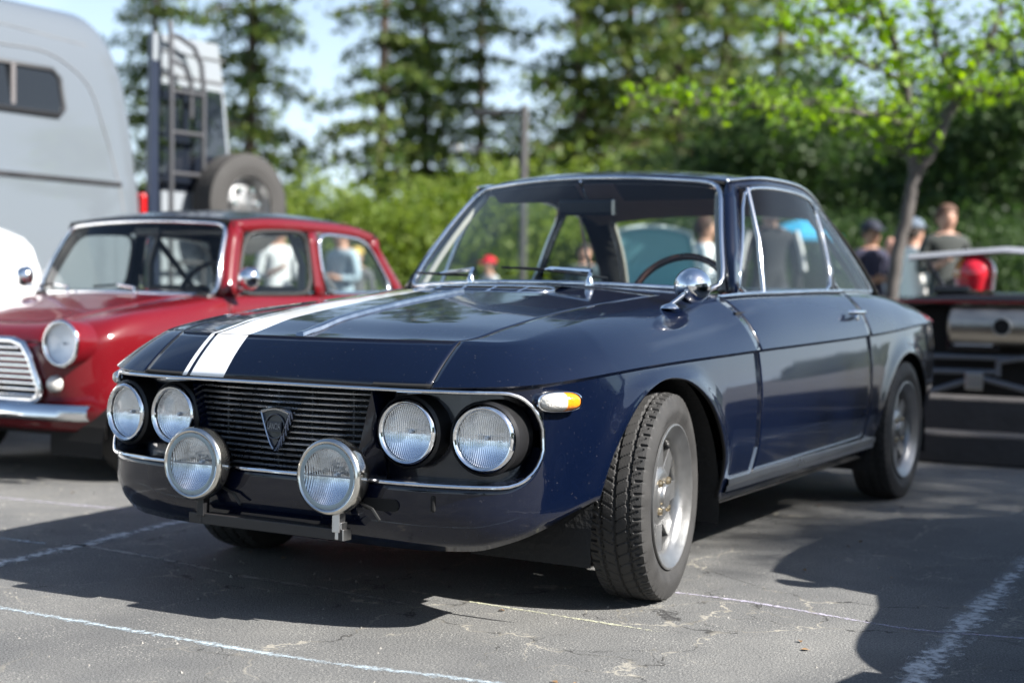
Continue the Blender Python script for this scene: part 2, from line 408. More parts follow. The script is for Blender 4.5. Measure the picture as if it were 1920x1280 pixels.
# ------------------------------------------------------------------ the dark blue coupe
def paint(name, col, stripes=None, flake=0.0):
    m = bpy.data.materials.new(name); m.use_nodes = True; n, l = m.node_tree.nodes, m.node_tree.links
    b = n['Principled BSDF']; b.inputs['Base Color'].default_value = (*col, 1); b.inputs['Roughness'].default_value = 0.32
    b.inputs['Coat Weight'].default_value = 1.0; b.inputs['Coat Roughness'].default_value = 0.018; b.inputs['Specular IOR Level'].default_value = 0.08
    tc = n.new('ShaderNodeTexCoord'); z = n.new('ShaderNodeTexNoise'); z.inputs['Scale'].default_value = 2.2; z.inputs['Detail'].default_value = 3
    l.new(tc.outputs['Object'], z.inputs['Vector'])
    # faint panel waviness, dust specks and a little road grime low down
    bp = n.new('ShaderNodeBump'); bp.inputs['Strength'].default_value = 0.05; bp.inputs['Distance'].default_value = 0.02; l.new(z.outputs['Fac'], bp.inputs['Height'])
    l.new(bp.outputs[0], b.inputs['Coat Normal'])
    cr = n.new('ShaderNodeMapRange'); cr.inputs['From Min'].default_value = .35; cr.inputs['From Max'].default_value = .75; cr.inputs['To Min'].default_value = .012; cr.inputs['To Max'].default_value = .075; zs_ = n.new('ShaderNodeTexNoise'); zs_.inputs['Scale'].default_value = 7; zs_.inputs['Detail'].default_value = 3; l.new(tc.outputs['Object'], zs_.inputs['Vector']); l.new(zs_.outputs['Fac'], cr.inputs['Value']); l.new(cr.outputs[0], b.inputs['Coat Roughness'])
    sp = n.new('ShaderNodeTexNoise'); sp.inputs['Scale'].default_value = 130; sp.inputs['Detail'].default_value = 2; l.new(tc.outputs['Object'], sp.inputs['Vector'])
    rp = n.new('ShaderNodeValToRGB'); rp.color_ramp.elements[0].position = 0.70; rp.color_ramp.elements[1].position = 0.80; l.new(sp.outputs['Fac'], rp.inputs['Fac'])
    ml = n.new('ShaderNodeMath'); ml.operation = 'MULTIPLY'; ml.inputs[1].default_value = 0.12; l.new(rp.outputs[0], ml.inputs[0])
    mx = n.new('ShaderNodeMixRGB'); mx.inputs['Color1'].default_value = (*col, 1); mx.inputs['Color2'].default_value = (0.30, 0.28, 0.25, 1); l.new(ml.outputs[0], mx.inputs['Fac'])
    last = mx.outputs[0]
    if stripes:
        sx = n.new('ShaderNodeSeparateXYZ'); l.new(tc.outputs['Object'], sx.inputs[0])
        for lo, hi in stripes:
            a = n.new('ShaderNodeMath'); a.operation = 'GREATER_THAN'; a.inputs[1].default_value = lo; l.new(sx.outputs['X'], a.inputs[0])
            c = n.new('ShaderNodeMath'); c.operation = 'LESS_THAN'; c.inputs[1].default_value = hi; l.new(sx.outputs['X'], c.inputs[0])
            d = n.new('ShaderNodeMath'); d.operation = 'MULTIPLY'; l.new(a.outputs[0], d.inputs[0]); l.new(c.outputs[0], d.inputs[1])
            m2 = n.new('ShaderNodeMixRGB'); m2.inputs['Color2'].default_value = (0.78, 0.79, 0.80, 1); l.new(d.outputs[0], m2.inputs['Fac']); l.new(last, m2.inputs['Color1']); last = m2.outputs[0]
    l.new(last, b.inputs['Base Color'])
    MATS[name] = m; return m
NAVY = paint('navy_paint', (0.0011, 0.0033, 0.0130))
NAVYH = paint('navy_paint_striped', (0.0011, 0.0033, 0.0130), stripes=[(-0.290, -0.172), (-0.318, -0.303)])

CTRL = [((0, -.750, .606), (0, -.655, .713)), ((.25, -.748, .606), (.25, -.645, .7135)), ((.46, -.735, .608), (.455, -.597, .714)),
        ((.60, -.692, .612), (.553, -.556, .714)), ((.69, -.612, .618), (.592, -.50, .719)), ((.735, -.50, .628), (.603, -.41, .734)),
        ((.757, -.35, .638), (.607, -.28, .753)), ((.769, -.15, .648), (.607, -.12, .771)), ((.773, .10, .655), (.604, .12, .789)),
        ((.775, .40, .661), (.607, .38, .807)), ((.775, .70, .667), (.643, .70, .828)), ((.775, 1.15, .674), (.658, 1.15, .838)),
        ((.775, 1.70, .684), (.66, 1.68, .845)), ((.772, 2.15, .697), (.655, 2.15, .842)), ((.765, 2.50, .712), (.632, 2.48, .828)),
        ((.745, 2.78, .718), (.60, 2.74, .80)), ((.70, 2.98, .718), (.54, 2.90, .78)), ((.58, 3.08, .716), (.45, 2.96, .772)),
        ((.30, 3.12, .715), (.25, 2.99, .77)), ((0, 3.13, .715), (0, 3.0, .77))]
ARCH = [(-.035, .208, .402), (2.30, .205, .395)]
TYRE_R = .2845
def zbot_f(c):
    x, y, z = c
    if y < -.40: return float(np.interp(y, [-.75, -.70, -.60, -.44], [.205, .215, .262, .325]))
    if y > 2.6: return float(np.interp(y, [2.6, 2.75, 3.1], [.23, .27, .29]))
    return .215
CROWN = [(-.56, 0), (-.40, .020), (-.10, .034), (.11, .043), (.40, .050), (.62, .045), (.86, .03)]
sh = Shell(CTRL, marks=[('hood', 'x', .466), ('df', 'y', .635), ('dr', 'y', 1.79)], arches=ARCH, pill=(.700, .486, .108), zbot=zbot_f,
           side=([0, .010, .03, .15, .27, .36, .45, .6], [0, -.011, -.007, .004, .0, -.018, -.05, -.1]),
           front=([0, .010, .03, .12, .22, .30, .35, .41, .5], [0, -.012, -.013, -.006, .0, .0, -.012, -.055, -.14]),
           bulge=(.005, .020), crown=2.40, kf=.615, kr=.60, ycr=CROWN)
car = thing('vintage_coupe', 'dark navy vintage coupe with white bonnet stripes and two round fog lamps', 'car')
nC = len(sh.S); nL = sh.L.shape[1]; h0, h1 = sh.idx('hood'); f0, f1 = sh.idx('df'); r0, r1 = sh.idx('dr')
DB = nL-4                                                # door's lowest row
body = Quads()
opn = lambda i, j: (sh.open[i+1] and sh.RT <= j < sh.RB)
body.cells(sh.L, 0, f0, 0, nL-1, opn); body.cells(sh.L, r1, nC-1, 0, nL-1); body.cells(sh.L, f0, r1, DB, nL-1)
body.cells(sh.Fa, h1, f0, 0, sh.Fa.shape[1]-1); body.cells(sh.Fa, r1, nC-1, 0, sh.Fa.shape[1]-1)
HR = max(i for i, j in enumerate(sh.dj) if sh.B[j, 1] < .43)
body.cells(sh.D, 0, HR, h1, sh.kc); body.cells(sh.D, HR+1, len(sh.dj)-1, 0, sh.kc); body.cells(sh.D, HR, HR+1, h1, sh.kc)
body.cells(sh.RD, 0, len(sh.rj)-1, 0, sh.RD.shape[1]-1)
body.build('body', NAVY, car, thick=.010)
hood = Quads(); hood.cells(sh.Fa, 0, h0, 0, sh.Fa.shape[1]-1); hood.cells(sh.D, 0, HR, 0, h0)
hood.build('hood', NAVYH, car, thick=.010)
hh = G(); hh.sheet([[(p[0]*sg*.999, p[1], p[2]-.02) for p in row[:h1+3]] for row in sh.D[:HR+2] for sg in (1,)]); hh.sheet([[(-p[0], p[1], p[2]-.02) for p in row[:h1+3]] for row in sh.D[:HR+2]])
hh.build('hood_gap_shade', DARK, car)  # black sheet under the bonnet, stands in for shade in the shut lines
for sg in (1, -1):
    d = Quads(); d.cells(sh.L, f1, r0, 0, DB); d.cells(sh.Fa, f1, r0, 0, sh.Fa.shape[1]-1)
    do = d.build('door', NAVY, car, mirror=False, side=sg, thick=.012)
    g = G(); zz = .772
    g.tube([(sg*.748, 1.60, zz), (sg*.768, 1.605, zz), (sg*.772, 1.63, zz), (sg*.772, 1.70, zz-.001), (sg*.768, 1.725, zz), (sg*.745, 1.73, zz)], .009, 10)
    g.lathe([(0, .001), (.0, .013), (.012, .012), (.013, .001)], 16, 'x', (sg*.742 if sg > 0 else sg*.755, 1.70, zz-.022))
    g.build('handle', CHROME, do, smooth=40)
    g = G(); P = [(sg*(p[0]-.0), p[1], p[2]+.004) for p in [sh.B[i] for i in range(f1, r0+1)]]
    g.tube(P, .006, 8); g.build('sill_trim', CHROME, do, smooth=40)
# under pan, wheel wells, inner panels
g = G(); g.box((0, 1.15, .245), (1.30, 1.9, .05)); g.box((0, -.45, .28), (1.1, .22, .04)); g.box((0, 2.75, .33), (1.1, .4, .05)); g.box((0, .02, .36), (.86, .8, .18))
for sg in (1, -1): g.box((sg*.70, 1.2, .52), (.01, 1.2, .52)); g.box((sg*.66, 1.15, .232), (.12, 1.45, .05))
g.box((0, .60, .55), (1.36, .02, .46)); g.box((0, -.55, .45), (1.05, .02, .30)); g.box((0, 2.0, .45), (1.0, .02, .4))
g.build('underbody', DARK, car)
for sg in (1, -1):
    for yc, zc, Ra in ARCH:
        g = G(); P = []
        for x in (.40, .60, .752):
            P.append([(sg*x, yc+(Ra+.010)*math.cos(a), zc+(Ra+.010)*math.sin(a)) for a in np.linspace(-.12, math.pi+.12, 30)])
        g.sheet(P); g.add([(sg*.40, yc+(Ra+.01)*math.cos(a), zc+(Ra+.01)*math.sin(a)) for a in np.linspace(-.12, math.pi+.12, 30)], [tuple(range(30))])
        g.build('wheel_well', mat('underseal', (.010, .010, .010), .8, bump=.4, bscale=60), car)
# rocker trim
for sg in (1, -1):
    ys = np.linspace(.43, 1.93, 30); g = G(); P = []
    for z, dx in ((.288, -.002), (.284, .010), (.268, .013), (.262, .008), (.246, .009), (.242, -.006)):
        P.append([(sg*(np.interp(y, [.43, 1.9], [.752, .752])+dx-(.29-z)*.22), y, z) for y in ys])
    g.sheet(P); g.build('rocker_trim', STEEL, car, smooth=30)
# front trim loop round grille and lamps (upper and lower edge)
up_ = [sh.L[i][sh.RT]+np.array([*(sh.N[i]*.006), .004]) for i in range(nC) if sh.open[i]]
lo_ = [sh.L[i][sh.RB]+np.array([*(sh.N[i]*.006), -.003]) for i in range(nC) if sh.open[i]]
loop = up_+lo_[::-1]
full = [np.array((-p[0], p[1], p[2])) for p in loop[::-1]]+loop[1:]
g = G(); g.tube(full[:-1], .0052, 8, closed=True); g.build('front_trim', CHROME, car, smooth=40)
# recessed panel behind the opening, tapered fins beside the grille
bk = G()
inn = [[sh.L[i][sh.RT]+np.array([*(-sh.N[i]*d), 0]) for i in range(nC) if sh.open[i]] for d in (0, .082)]
inl = [[sh.L[i][sh.RB]+np.array([*(-sh.N[i]*d), 0]) for i in range(nC) if sh.open[i]] for d in (0, .082)]
for sg in (1, -1):
    M = lambda rows: [[(sg*p[0], p[1], p[2]) for p in r] for r in rows]
    bk.sheet(M(inn)); bk.sheet(M(inl)); a, b_ = inn[1], inl[1]
    ks = [k for k in range(len(a)) if a[k][0] > .285]
    bk.sheet(M([[a[k] for k in ks], [(a[k]+b_[k])/2+np.array([0, .0, 0]) for k in ks], [b_[k] for k in ks]]))
bk.build('lamp_panel', mat('navy_black_panel', (.004, .006, .014), .25, coat=.6), car)
g = G()
g.add([(-.29, -.60, .60), (.29, -.60, .60), (.29, -.60, .37), (-.29, -.60, .37)], [(0, 1, 2, 3)]); g.build('grille_backing', mat('radiator_dark', (.008, .008, .008), .8, var=.5, vscale=60, bump=.6, bscale=120), car)
gr = G()
gro = bpy.data.objects.new('grille', None); COL.objects.link(gro); gro.parent = car
for x in (-.19, -.02, .09, .22):
    gr = G(); gr.box((x, -.706, .484), (.005, .004, .205)); gr.build('grille_upright', mat('grille_dark', (.03, .03, .03), .5, .6), gro)
NS = 14
SL = mat('grille_slat', (.46, .46, .47), .28, .9, var=.3, vscale=40)
for k in range(NS):
    z = .580-k*(.580-.385)/(NS-1); hw = .292-.052*k/(NS-1); P = []
    for x in np.linspace(-hw, hw, 15):
        y = -.727+.028*(x/.3)**2
        P.append((x, y, z))
    g = G()
    g.sheet([[(p[0], p[1]+dy, p[2]+dz) for p in P] for dy, dz in ((.016, .0026), (.003, .0034), (0, 0.0006), (.002, -.0030), (.016, -.0026))])
    g.build('slat', SL, gro, smooth=50)
for sg in (1, -1):   # body-coloured cheek beside the grille
    g = G(); g.add([(sg*.294, -.735, .592), (sg*.304, -.66, .592), (sg*.290, -.66, .378), (sg*.238, -.735, .378), (sg*.294, -.65, .592), (sg*.238, -.65, .378)],
          [(0, 1, 2, 3), (0, 3, 5, 4)]); g.build('grille_cheek', NAVY, car)
# badge on the grille
def shield(w, h, n=9):
    top = [(x, .5-.10*(abs(x)/.5)**1.6*1.0) for x in np.linspace(-.5, .5, n)]
    rgt = [(.5*(1-t)**.75*1.0, .40-.9*t) for t in np.linspace(0, 1, 9)[1:]]
    return [(x*w, z*h) for x, z in top]+[(x*w, z*h) for x, z in rgt]+[(-x*w, z*h) for x, z in rgt[-2::-1]]
bo = bpy.data.objects.new('badge', None); COL.objects.link(bo); bo.parent = car; bo.location = (0, -.748, .482); bo.rotation_euler = (R(-4), 0, 0)
S1, S2 = shield(.098, .112), shield(.084, .097)
g = G(); n_ = len(S1)
rings = [[(x, .018, z) for x, z in S1], [(x, 0, z) for x, z in S1], [(x*.94, -.004, z*.94) for x, z in S1], [(x, -.002, z) for x, z in S2], [(x, .004, z) for x, z in S2]]
g.sheet([r+[r[0]] for r in rings]); g.build('badge_rim', mat('dark_chrome', (.42, .43, .45), .12, 1.0), bo, smooth=30)
g = G(); g.add([(x, .003, z) for x, z in S2], [tuple(range(len(S2)))]); g.build('badge_field', mat('badge_blue_black', (.006, .008, .016), .3, coat=.5), bo)
g = G(); g.tube([(.031*math.cos(a), -.000, .006+.031*math.sin(a)) for a in np.linspace(0, 2*math.pi, 33)[:-1]], .0022, 8, closed=True)
g.build('badge_wheel', mat('badge_grey', (.10, .105, .115), .35, .8), bo, smooth=40)
g = G(); g.box((0, -.0012, .006), (.046, .003, .026)); g.build('badge_flag', mat('badge_flag', (.02, .024, .035), .4), bo)
def flat_text(name, body, size, m, parent, loc, rot=(R(90), 0, 0), ext=.0008, align='CENTER'):
    c = bpy.data.curves.new(name, 'FONT'); c.body = body; c.size = size; c.extrude = ext; c.align_x = align; c.align_y = 'CENTER'; c.resolution_u = 3
    o = bpy.data.objects.new(name, c); COL.objects.link(o)
    dg = bpy.context.evaluated_depsgraph_get(); me = bpy.data.meshes.new_from_object(o.evaluated_get(dg)); bpy.data.objects.remove(o)
    q = link(name, me, m, parent, loc); q.rotation_euler = rot; return q
t = flat_text('badge_lettering', 'LANCIA', .0145, mat('badge_letter', (.22, .225, .24), .35, .8), bo, (0, -.0035, .006)); t.scale = (.80, 1.55, 1)

# lamps
LENS = glass('lamp_glass', (.93, .95, .97))
def reflector_mat():
    m = mat('lamp_reflector', (.93, .95, .97), .09, 1.0); n, l = m.node_tree.nodes, m.node_tree.links
    tc = n.new('ShaderNodeTexCoord'); wv = n.new('ShaderNodeTexWave'); wv.wave_type = 'BANDS'; wv.bands_direction = 'X'; wv.inputs['Scale'].default_value = 62; wv.inputs['Distortion'].default_value = 1.2; wv.inputs['Detail'].default_value = 1
    bp = n.new('ShaderNodeBump'); bp.inputs['Strength'].default_value = .5; bp.inputs['Distance'].default_value = .004
    l.new(tc.outputs['Object'], wv.inputs['Vector']); l.new(wv.outputs['Fac'], bp.inputs['Height']); l.new(bp.outputs[0], n['Principled BSDF'].inputs['Normal']); return m
REFL = reflector_mat()
WGLASS = mat('lamp_rim_glass', (.26, .32, .34), .12, coat=.5)
def lamp(name, loc, rz, r, parent, bucket, ring=.013, rx=0.0, fog=False, dp=.32, refl=None):
    e = bpy.data.objects.new(name, None); COL.objects.link(e); e.parent = parent; e.location = loc; e.rotation_euler = (rx, 0, rz)
    # faces -y in its own frame
    g = G(); g.lathe([(.030, r+ring), (.006, r+ring), (-.002, r+ring*.75), (-.005, r+ring*.4), (-.003, r+.001), (.004, r-.002)], 56, 'y'); g.build('bezel', CHROME if not fog else mat('polished_steel', (.70, .68, .63), .16, 1.0), e, smooth=50)
    g = G(); g.lathe([(-.001+.014*(q*q), r*q) for q in np.linspace(.001, 1, 14)] if not fog else [(-.004+.008*(q*q), r*q) for q in np.linspace(.001, 1, 14)], 56, 'y'); g.build('lens', LENS, e, smooth=60)
    g = G(); g.lathe([(.010+(1-q*q)*r*dp, max(.002, r*.985*q)) for q in np.linspace(.02, 1, 16)], 48, 'y'); g.build('reflector', refl or REFL, e, smooth=60)
    g = G(); g.lathe([(r*dp*.9, .001), (r*dp*.92, r*.07), (r*dp+.01, r*.08)], 20, 'y'); g.build('bulb', mat('bulb_glass', (.75, .77, .80), .1, coat=.6), e, smooth=60)
    if fog:
        g = G(); g.lathe([(-.0035, r*.86), (-.0050, r*.93), (-.0035, r*.995)], 56, 'y'); g.build('lens_edge', WGLASS, e, smooth=60)
        g = G(); g.box((0, .012, 0), (r*1.7, .004, .0035)); g.build('reflector_seam', mat('seam_grey', (.25, .26, .27), .4), e)
    g = G(); g.lathe(bucket, 56, 'y'); g.build('bucket', BLACKP if not fog else mat('fog_shell', (.03, .03, .032), .12, .9), e, smooth=40)
    return e
for sg in (1, -1):
    for x, y, z, rz in ((.586, -.690, .488, 8), (.383, -.716, .494, 3)):
        rr = .0695
        lamp('headlight', (sg*x, y, z), sg*R(rz), rr, car, [(.10, rr+.020), (.012, rr+.021), (.006, rr+.014), (.03, rr+.011)])
for x in (-.218, .222):
    e = lamp('fog_lamp', (x, -.815, .384), R(3 if x < 0 else 2), .080, car, [(.030, .094), (.034, .0945), (.040, .092), (.055, .086), (.085, .060), (.100, .02), (.101, .001)], ring=.0145, rx=R(-2), fog=True, dp=.45)
    g = G(); g.box((.012, .035, -.112), (.022, .026, .05)); g.lathe([(-.015, .001), (-.015, .009), (.015, .009), (.015, .001)], 12, 'z', (.012, .035, -.14)); g.build('mount', BLACKP if x < 0 else STEEL, e, bevel=.002)
    g = G(); g.tube([(.05, .06, -.06), (.10, .05, -.075), (.125, .045, -.10)], .004, 6); g.build('cable', TRIMB, e)
g = G(); g.box((0, -.775, .240), (.50, .034, .028)); g.build('lamp_bar', mat('bar_black', (.022, .020, .020), .45, var=.2), car, bevel=.002)
g = G(); g.box((.2515, -.775, .240), (.004, .033, .027)); g.box((.235, -.779, .262), (.024, .024, .016)); g.build('bar_end', STEEL, car, bevel=.001)
for x in (-.15, .15):
    g = G(); g.box((x, -.70, .245), (.03, .14, .012)); g.build('bar_bracket', BLACKP, car)
# valance openings, hook slot
for x0, x1 in ((-.15, -.06), (.01, .08), (.295, .37)):
    g = G(); yy = -.749
    pts = [(x1+.015*math.cos(a), .318+.015*math.sin(a)) for a in np.linspace(-math.pi/2, math.pi/2, 9)]+[(x0-.015*math.cos(a), .318-.015*math.sin(a)) for a in np.linspace(-math.pi/2, math.pi/2, 9)]; q_ = len(pts)
    g.add([(x, yy, z) for x, z in pts]+[(x, yy+.02, z) for x, z in pts], [tuple(range(q_))]+[(k, (k+1) % q_, q_+(k+1) % q_, q_+k) for k in range(q_)]); g.build('valance_vent', DARK, car)
g = G(); g.box((.475, -.7265, .330), (.013, .02, .040)); g.build('jack_slot', DARK, car, bevel=.005)
# indicators
AMB = mat('amber_lens', (.85, .25, .01), .15, coat=.6, bump=.2, bscale=140); CLR = mat('clear_ribbed_lens', (.50, .485, .45), .15, coat=.6, bump=.35, bscale=200)
for sg in (1, -1):
    e = bpy.data.objects.new('indicator', None); COL.objects.link(e); e.parent = car
    e.location = (sg*.722, -.560, .576); e.rotation_euler = (0, 0, sg*R(62))
    def blob(x0, x1, dep, n=12):
        P = []
        for v in np.linspace(-1, 1, 13):
            row = []
            for u in np.linspace(0, 1, n):
                x = x0+(x1-x0)*u; q = abs(x)/.060; h = .0235*(1-q**3.2)**.55 if q < 1 else 0; row.append((sg*x, -dep*(1-abs(v)**3.5)*(1-q**5), v*h))
            P.append(row)
        return P
    g = G(); g.sheet(blob(-.060, .008, .024)); g.build('clear_lens', CLR, e, smooth=50)
    g = G(); g.sheet(blob(.008, .060, .024)); g.build('amber_lens', AMB, e, smooth=50)
    g = G(); P = [(1.06*.060*math.copysign(abs(math.cos(a))**.75, math.cos(a)), 1.08*.0235*math.copysign(abs(math.sin(a))**.75, math.sin(a))) for a in np.linspace(0, 2*math.pi, 33)]
    g.sheet([[(x, .022, z) for x, z in P], [(x, -.003, z) for x, z in P], [(x*.94, -.005, z*.92) for x, z in P]]); g.build('base', CHROME, e, smooth=50)
# bonnet spine
g = G(); P = []
ys = np.linspace(-.640, .125, 24)
zc = lambda y: float(np.interp(y, [sh.D[i][0][1] for i in range(len(sh.dj))], [sh.D[i][0][2] for i in range(len(sh.dj))]))
for dx, dz in ((-.019, -.002), (-.015, .008), (0, .012), (.015, .008), (.019, -.002)):
    P.append([(dx*(1.0 if y > -.6 else .7)*(1-.35*(y+.64)/.765), y-abs(dx)*.6*(y < -.6), zc(y)+dz*(1.0 if y > -.6 else .9)) for y in ys])
g.sheet(P); g.add([P[k][0] for k in range(5)], [(0, 1, 2, 3, 4)]); g.build('hood_spine', mat('spine_steel', (.52, .55, .58), .22, 1.0, var=.35, vscale=30), car, smooth=40)
# cowl vent
g = G(); gv = bpy.data.objects.new('cowl_vent', None); COL.objects.link(gv); gv.parent = car
zs = lambda x, y: zc(y)-(zc(y)-.80)*(x/.62)**2*.55
def vt(x, h): # forward-facing scoop: h 0 bottom .. 1 top
    y = .165+.085*h+.05*(abs(x)/.25)**3; return (x, y, zs(x, y)-.004+.012*h*(1-.5*(abs(x)/.26)**4))
outl = [(x, 0) for x in np.linspace(-.22, .22, 9)]+[(.243, .15), (.250, .5), (.240, .85)]+[(x, 1) for x in np.linspace(.215, -.215, 9)]+[(-.240, .85), (-.250, .5), (-.243, .15)]
g.tube([vt(x, h) for x, h in outl], .0042, 8, closed=True); g.build('vent_rim', CHROME, gv, smooth=50)
g = G(); g.tube([vt(x, .5) for x in np.linspace(-.245, .245, 11)], .0025, 6); g.build('vent_bar', CHROME, gv, smooth=50)
for xx in (-.16, -.055, .055, .16):
    g = G(); g.tube([vt(xx, h) for h in (0, .5, 1)], .0025, 6); g.build('vent_bar', CHROME, gv, smooth=50)
g = G(); g.sheet([[tuple(np.array(vt(x, h))+np.array([0, .012, -.002])) for x in np.linspace(-.24, .24, 13)] for h in (0, .5, 1)]); g.build('vent_mouth', DARK, gv)
g = G(); g.sheet([[vt(x, 1) for x in np.linspace(-.24, .24, 13)], [(x, .33, zs(x, .33)+.006) for x in np.linspace(-.24, .24, 13)], [(x, .42, zs(x, .42)-.004) for x in np.linspace(-.24, .24, 13)]]); g.build('scoop_top', NAVY, gv, smooth=60)

# ---- greenhouse
def ws(s, t):      # windscreen surface
    b = np.array([.612*s, .50+.235*s*s, .866-.022*s*s]); a = np.array([.480*s, .930+.080*s*s, 1.236-.026*s*s])
    p = b+(a-b)*t; p[1] -= .018*4*t*(1-t); p[2] += .010*4*t*(1-t); return p
def rw(s, t):
    b = np.array([.585*s, 2.60-.18*s*s, .850]); a = np.array([.475*s, 2.09-.06*s*s, 1.190-.03*s*s])
    p = b+(a-b)*t; p[1] += .03*4*t*(1-t); return p
SS = np.linspace(-1, 1, 25); TT = np.linspace(0, 1, 9)
g = G(); g.sheet([[ws(s, t) for s in SS] for t in TT]); g.build('windscreen', GLASS, car, smooth=60)
g = G(); g.sheet([[rw(s, t) for s in SS] for t in TT]); g.build('rear_window', GLASS, car, smooth=60)
def rim(fn, inset=0.0, n=40):
    q = [fn(s, 0) for s in np.linspace(-1, 1, n)]+[fn(1, t) for t in np.linspace(0, 1, 12)[1:]]+[fn(s, 1) for s in np.linspace(1, -1, n)[1:]]+[fn(-1, t) for t in np.linspace(1, 0, 12)[1:-1]]
    return q
def round_loop(P, k=3):
    P = [np.array(p) for p in P]
    for _ in range(k):
        N = len(P); P = [(P[i-1]+2*P[i]+P[(i+1) % N])/4 for i in range(N)]
    return P
g = G(); g.tube(round_loop(rim(ws)), .0085, 8, closed=True); g.build('windscreen_trim', CHROME, car, smooth=50)
g = G(); g.tube(round_loop(rim(rw)), .007, 8, closed=True); g.build('rear_window_trim', CHROME, car, smooth=50)
# roof
SIDE = [(.497, 1.018, 1.216), (.528, 1.12, 1.229), (.545, 1.40, 1.240), (.542, 1.66, 1.228), (.525, 1.86, 1.192), (.500, 2.02, 1.150)]
MID = [(0, .925, 1.241), (0, 1.05, 1.266), (0, 1.35, 1.287), (0, 1.65, 1.281), (0, 1.90, 1.246), (0, 2.10, 1.188)]
ns = 26; Sd = resample(SIDE, ns); Md = resample(MID, ns); kk = np.concatenate([np.linspace(0, .8, 9), np.linspace(.85, 1, 6)])
def roof_row(i, dz=0.0):
    row = []
    for k in kk:
        x = Sd[i][0]*k; row.append((x, Md[i][1]+(Sd[i][1]-Md[i][1])*k*k, Md[i][2]+(Sd[i][2]-Md[i][2])*k**2.6+dz))
    return row
q = Quads(); RG = [roof_row(i) for i in range(ns)]; q.cells(RG, 0, ns-1, 0, len(kk)-1)
# drip edge down to the window tops
WT = [(p[0]+.012, p[1]+.0, p[2]-.030) for p in Sd]
DG = [[Sd[i], (Sd[i]+np.array(WT[i]))/2+np.array([.006, 0, 0]), WT[i]] for i in range(ns)]; q.cells(DG, 0, ns-1, 0, 2)
A1 = [ws(1, t)+np.array([.004, .004, 0]) for t in TT]; A2 = [np.array((.650, .765, .832))+(np.array((.520, 1.072, 1.196))-np.array((.650, .765, .832)))*t for t in TT]
A1[-1] = np.array(SIDE[0]); 
for k, t in enumerate(TT): A2[k] = A2[k]+np.array([.008*4*t*(1-t), -.01*4*t*(1-t), 0])
AG = [[A1[k], (A1[k]+A2[k])/2+np.array([.012, -.012, 0]), A2[k]] for k in range(len(TT))]; q.cells(AG, 0, len(TT)-1, 0, 2)
C1 = [np.array((.640, 2.345, .838))+(np.array((.537, 1.90, 1.160))-np.array((.640, 2.345, .838)))*t for t in TT]; C2 = [rw(1, t) for t in TT]
for k, t in enumerate(TT): C1[k] = C1[k]+np.array([.006*4*t*(1-t), .025*4*t*(1-t), .012*4*t*(1-t)])
CG = [[C1[k], (C1[k]+C2[k])/2+np.array([.012, .006, 0.004]), C2[k]] for k in range(len(TT))]; q.cells(CG, 0, len(TT)-1, 0, 2)
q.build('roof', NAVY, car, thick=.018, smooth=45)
HLN = mat('headliner', (.30, .24, .21), .8, var=.15)
g = G()
for sg in (1, -1): g.sheet([[(p[0]*sg*.99, p[1], p[2]-.028) for p in roof_row(i)] for i in range(ns)])
g.build('headliner', HLN, car, smooth=60)
PALE = mat('pillar_trim', (.42, .40, .36), .5)
for sg in (1, -1):
    g = G(); g.tube([(sg*(C2[k][0]-.035), C2[k][1]-.03, C2[k][2]) for k in range(len(TT))], .014, 8); g.build('pillar_cover', PALE, car, smooth=60)
    g = G(); g.tube([(sg*(A1[k][0]-.03), A1[k][1]+.035, A1[k][2]) for k in range(len(TT))], .012, 8); g.build('pillar_cover', PALE, car, smooth=60)
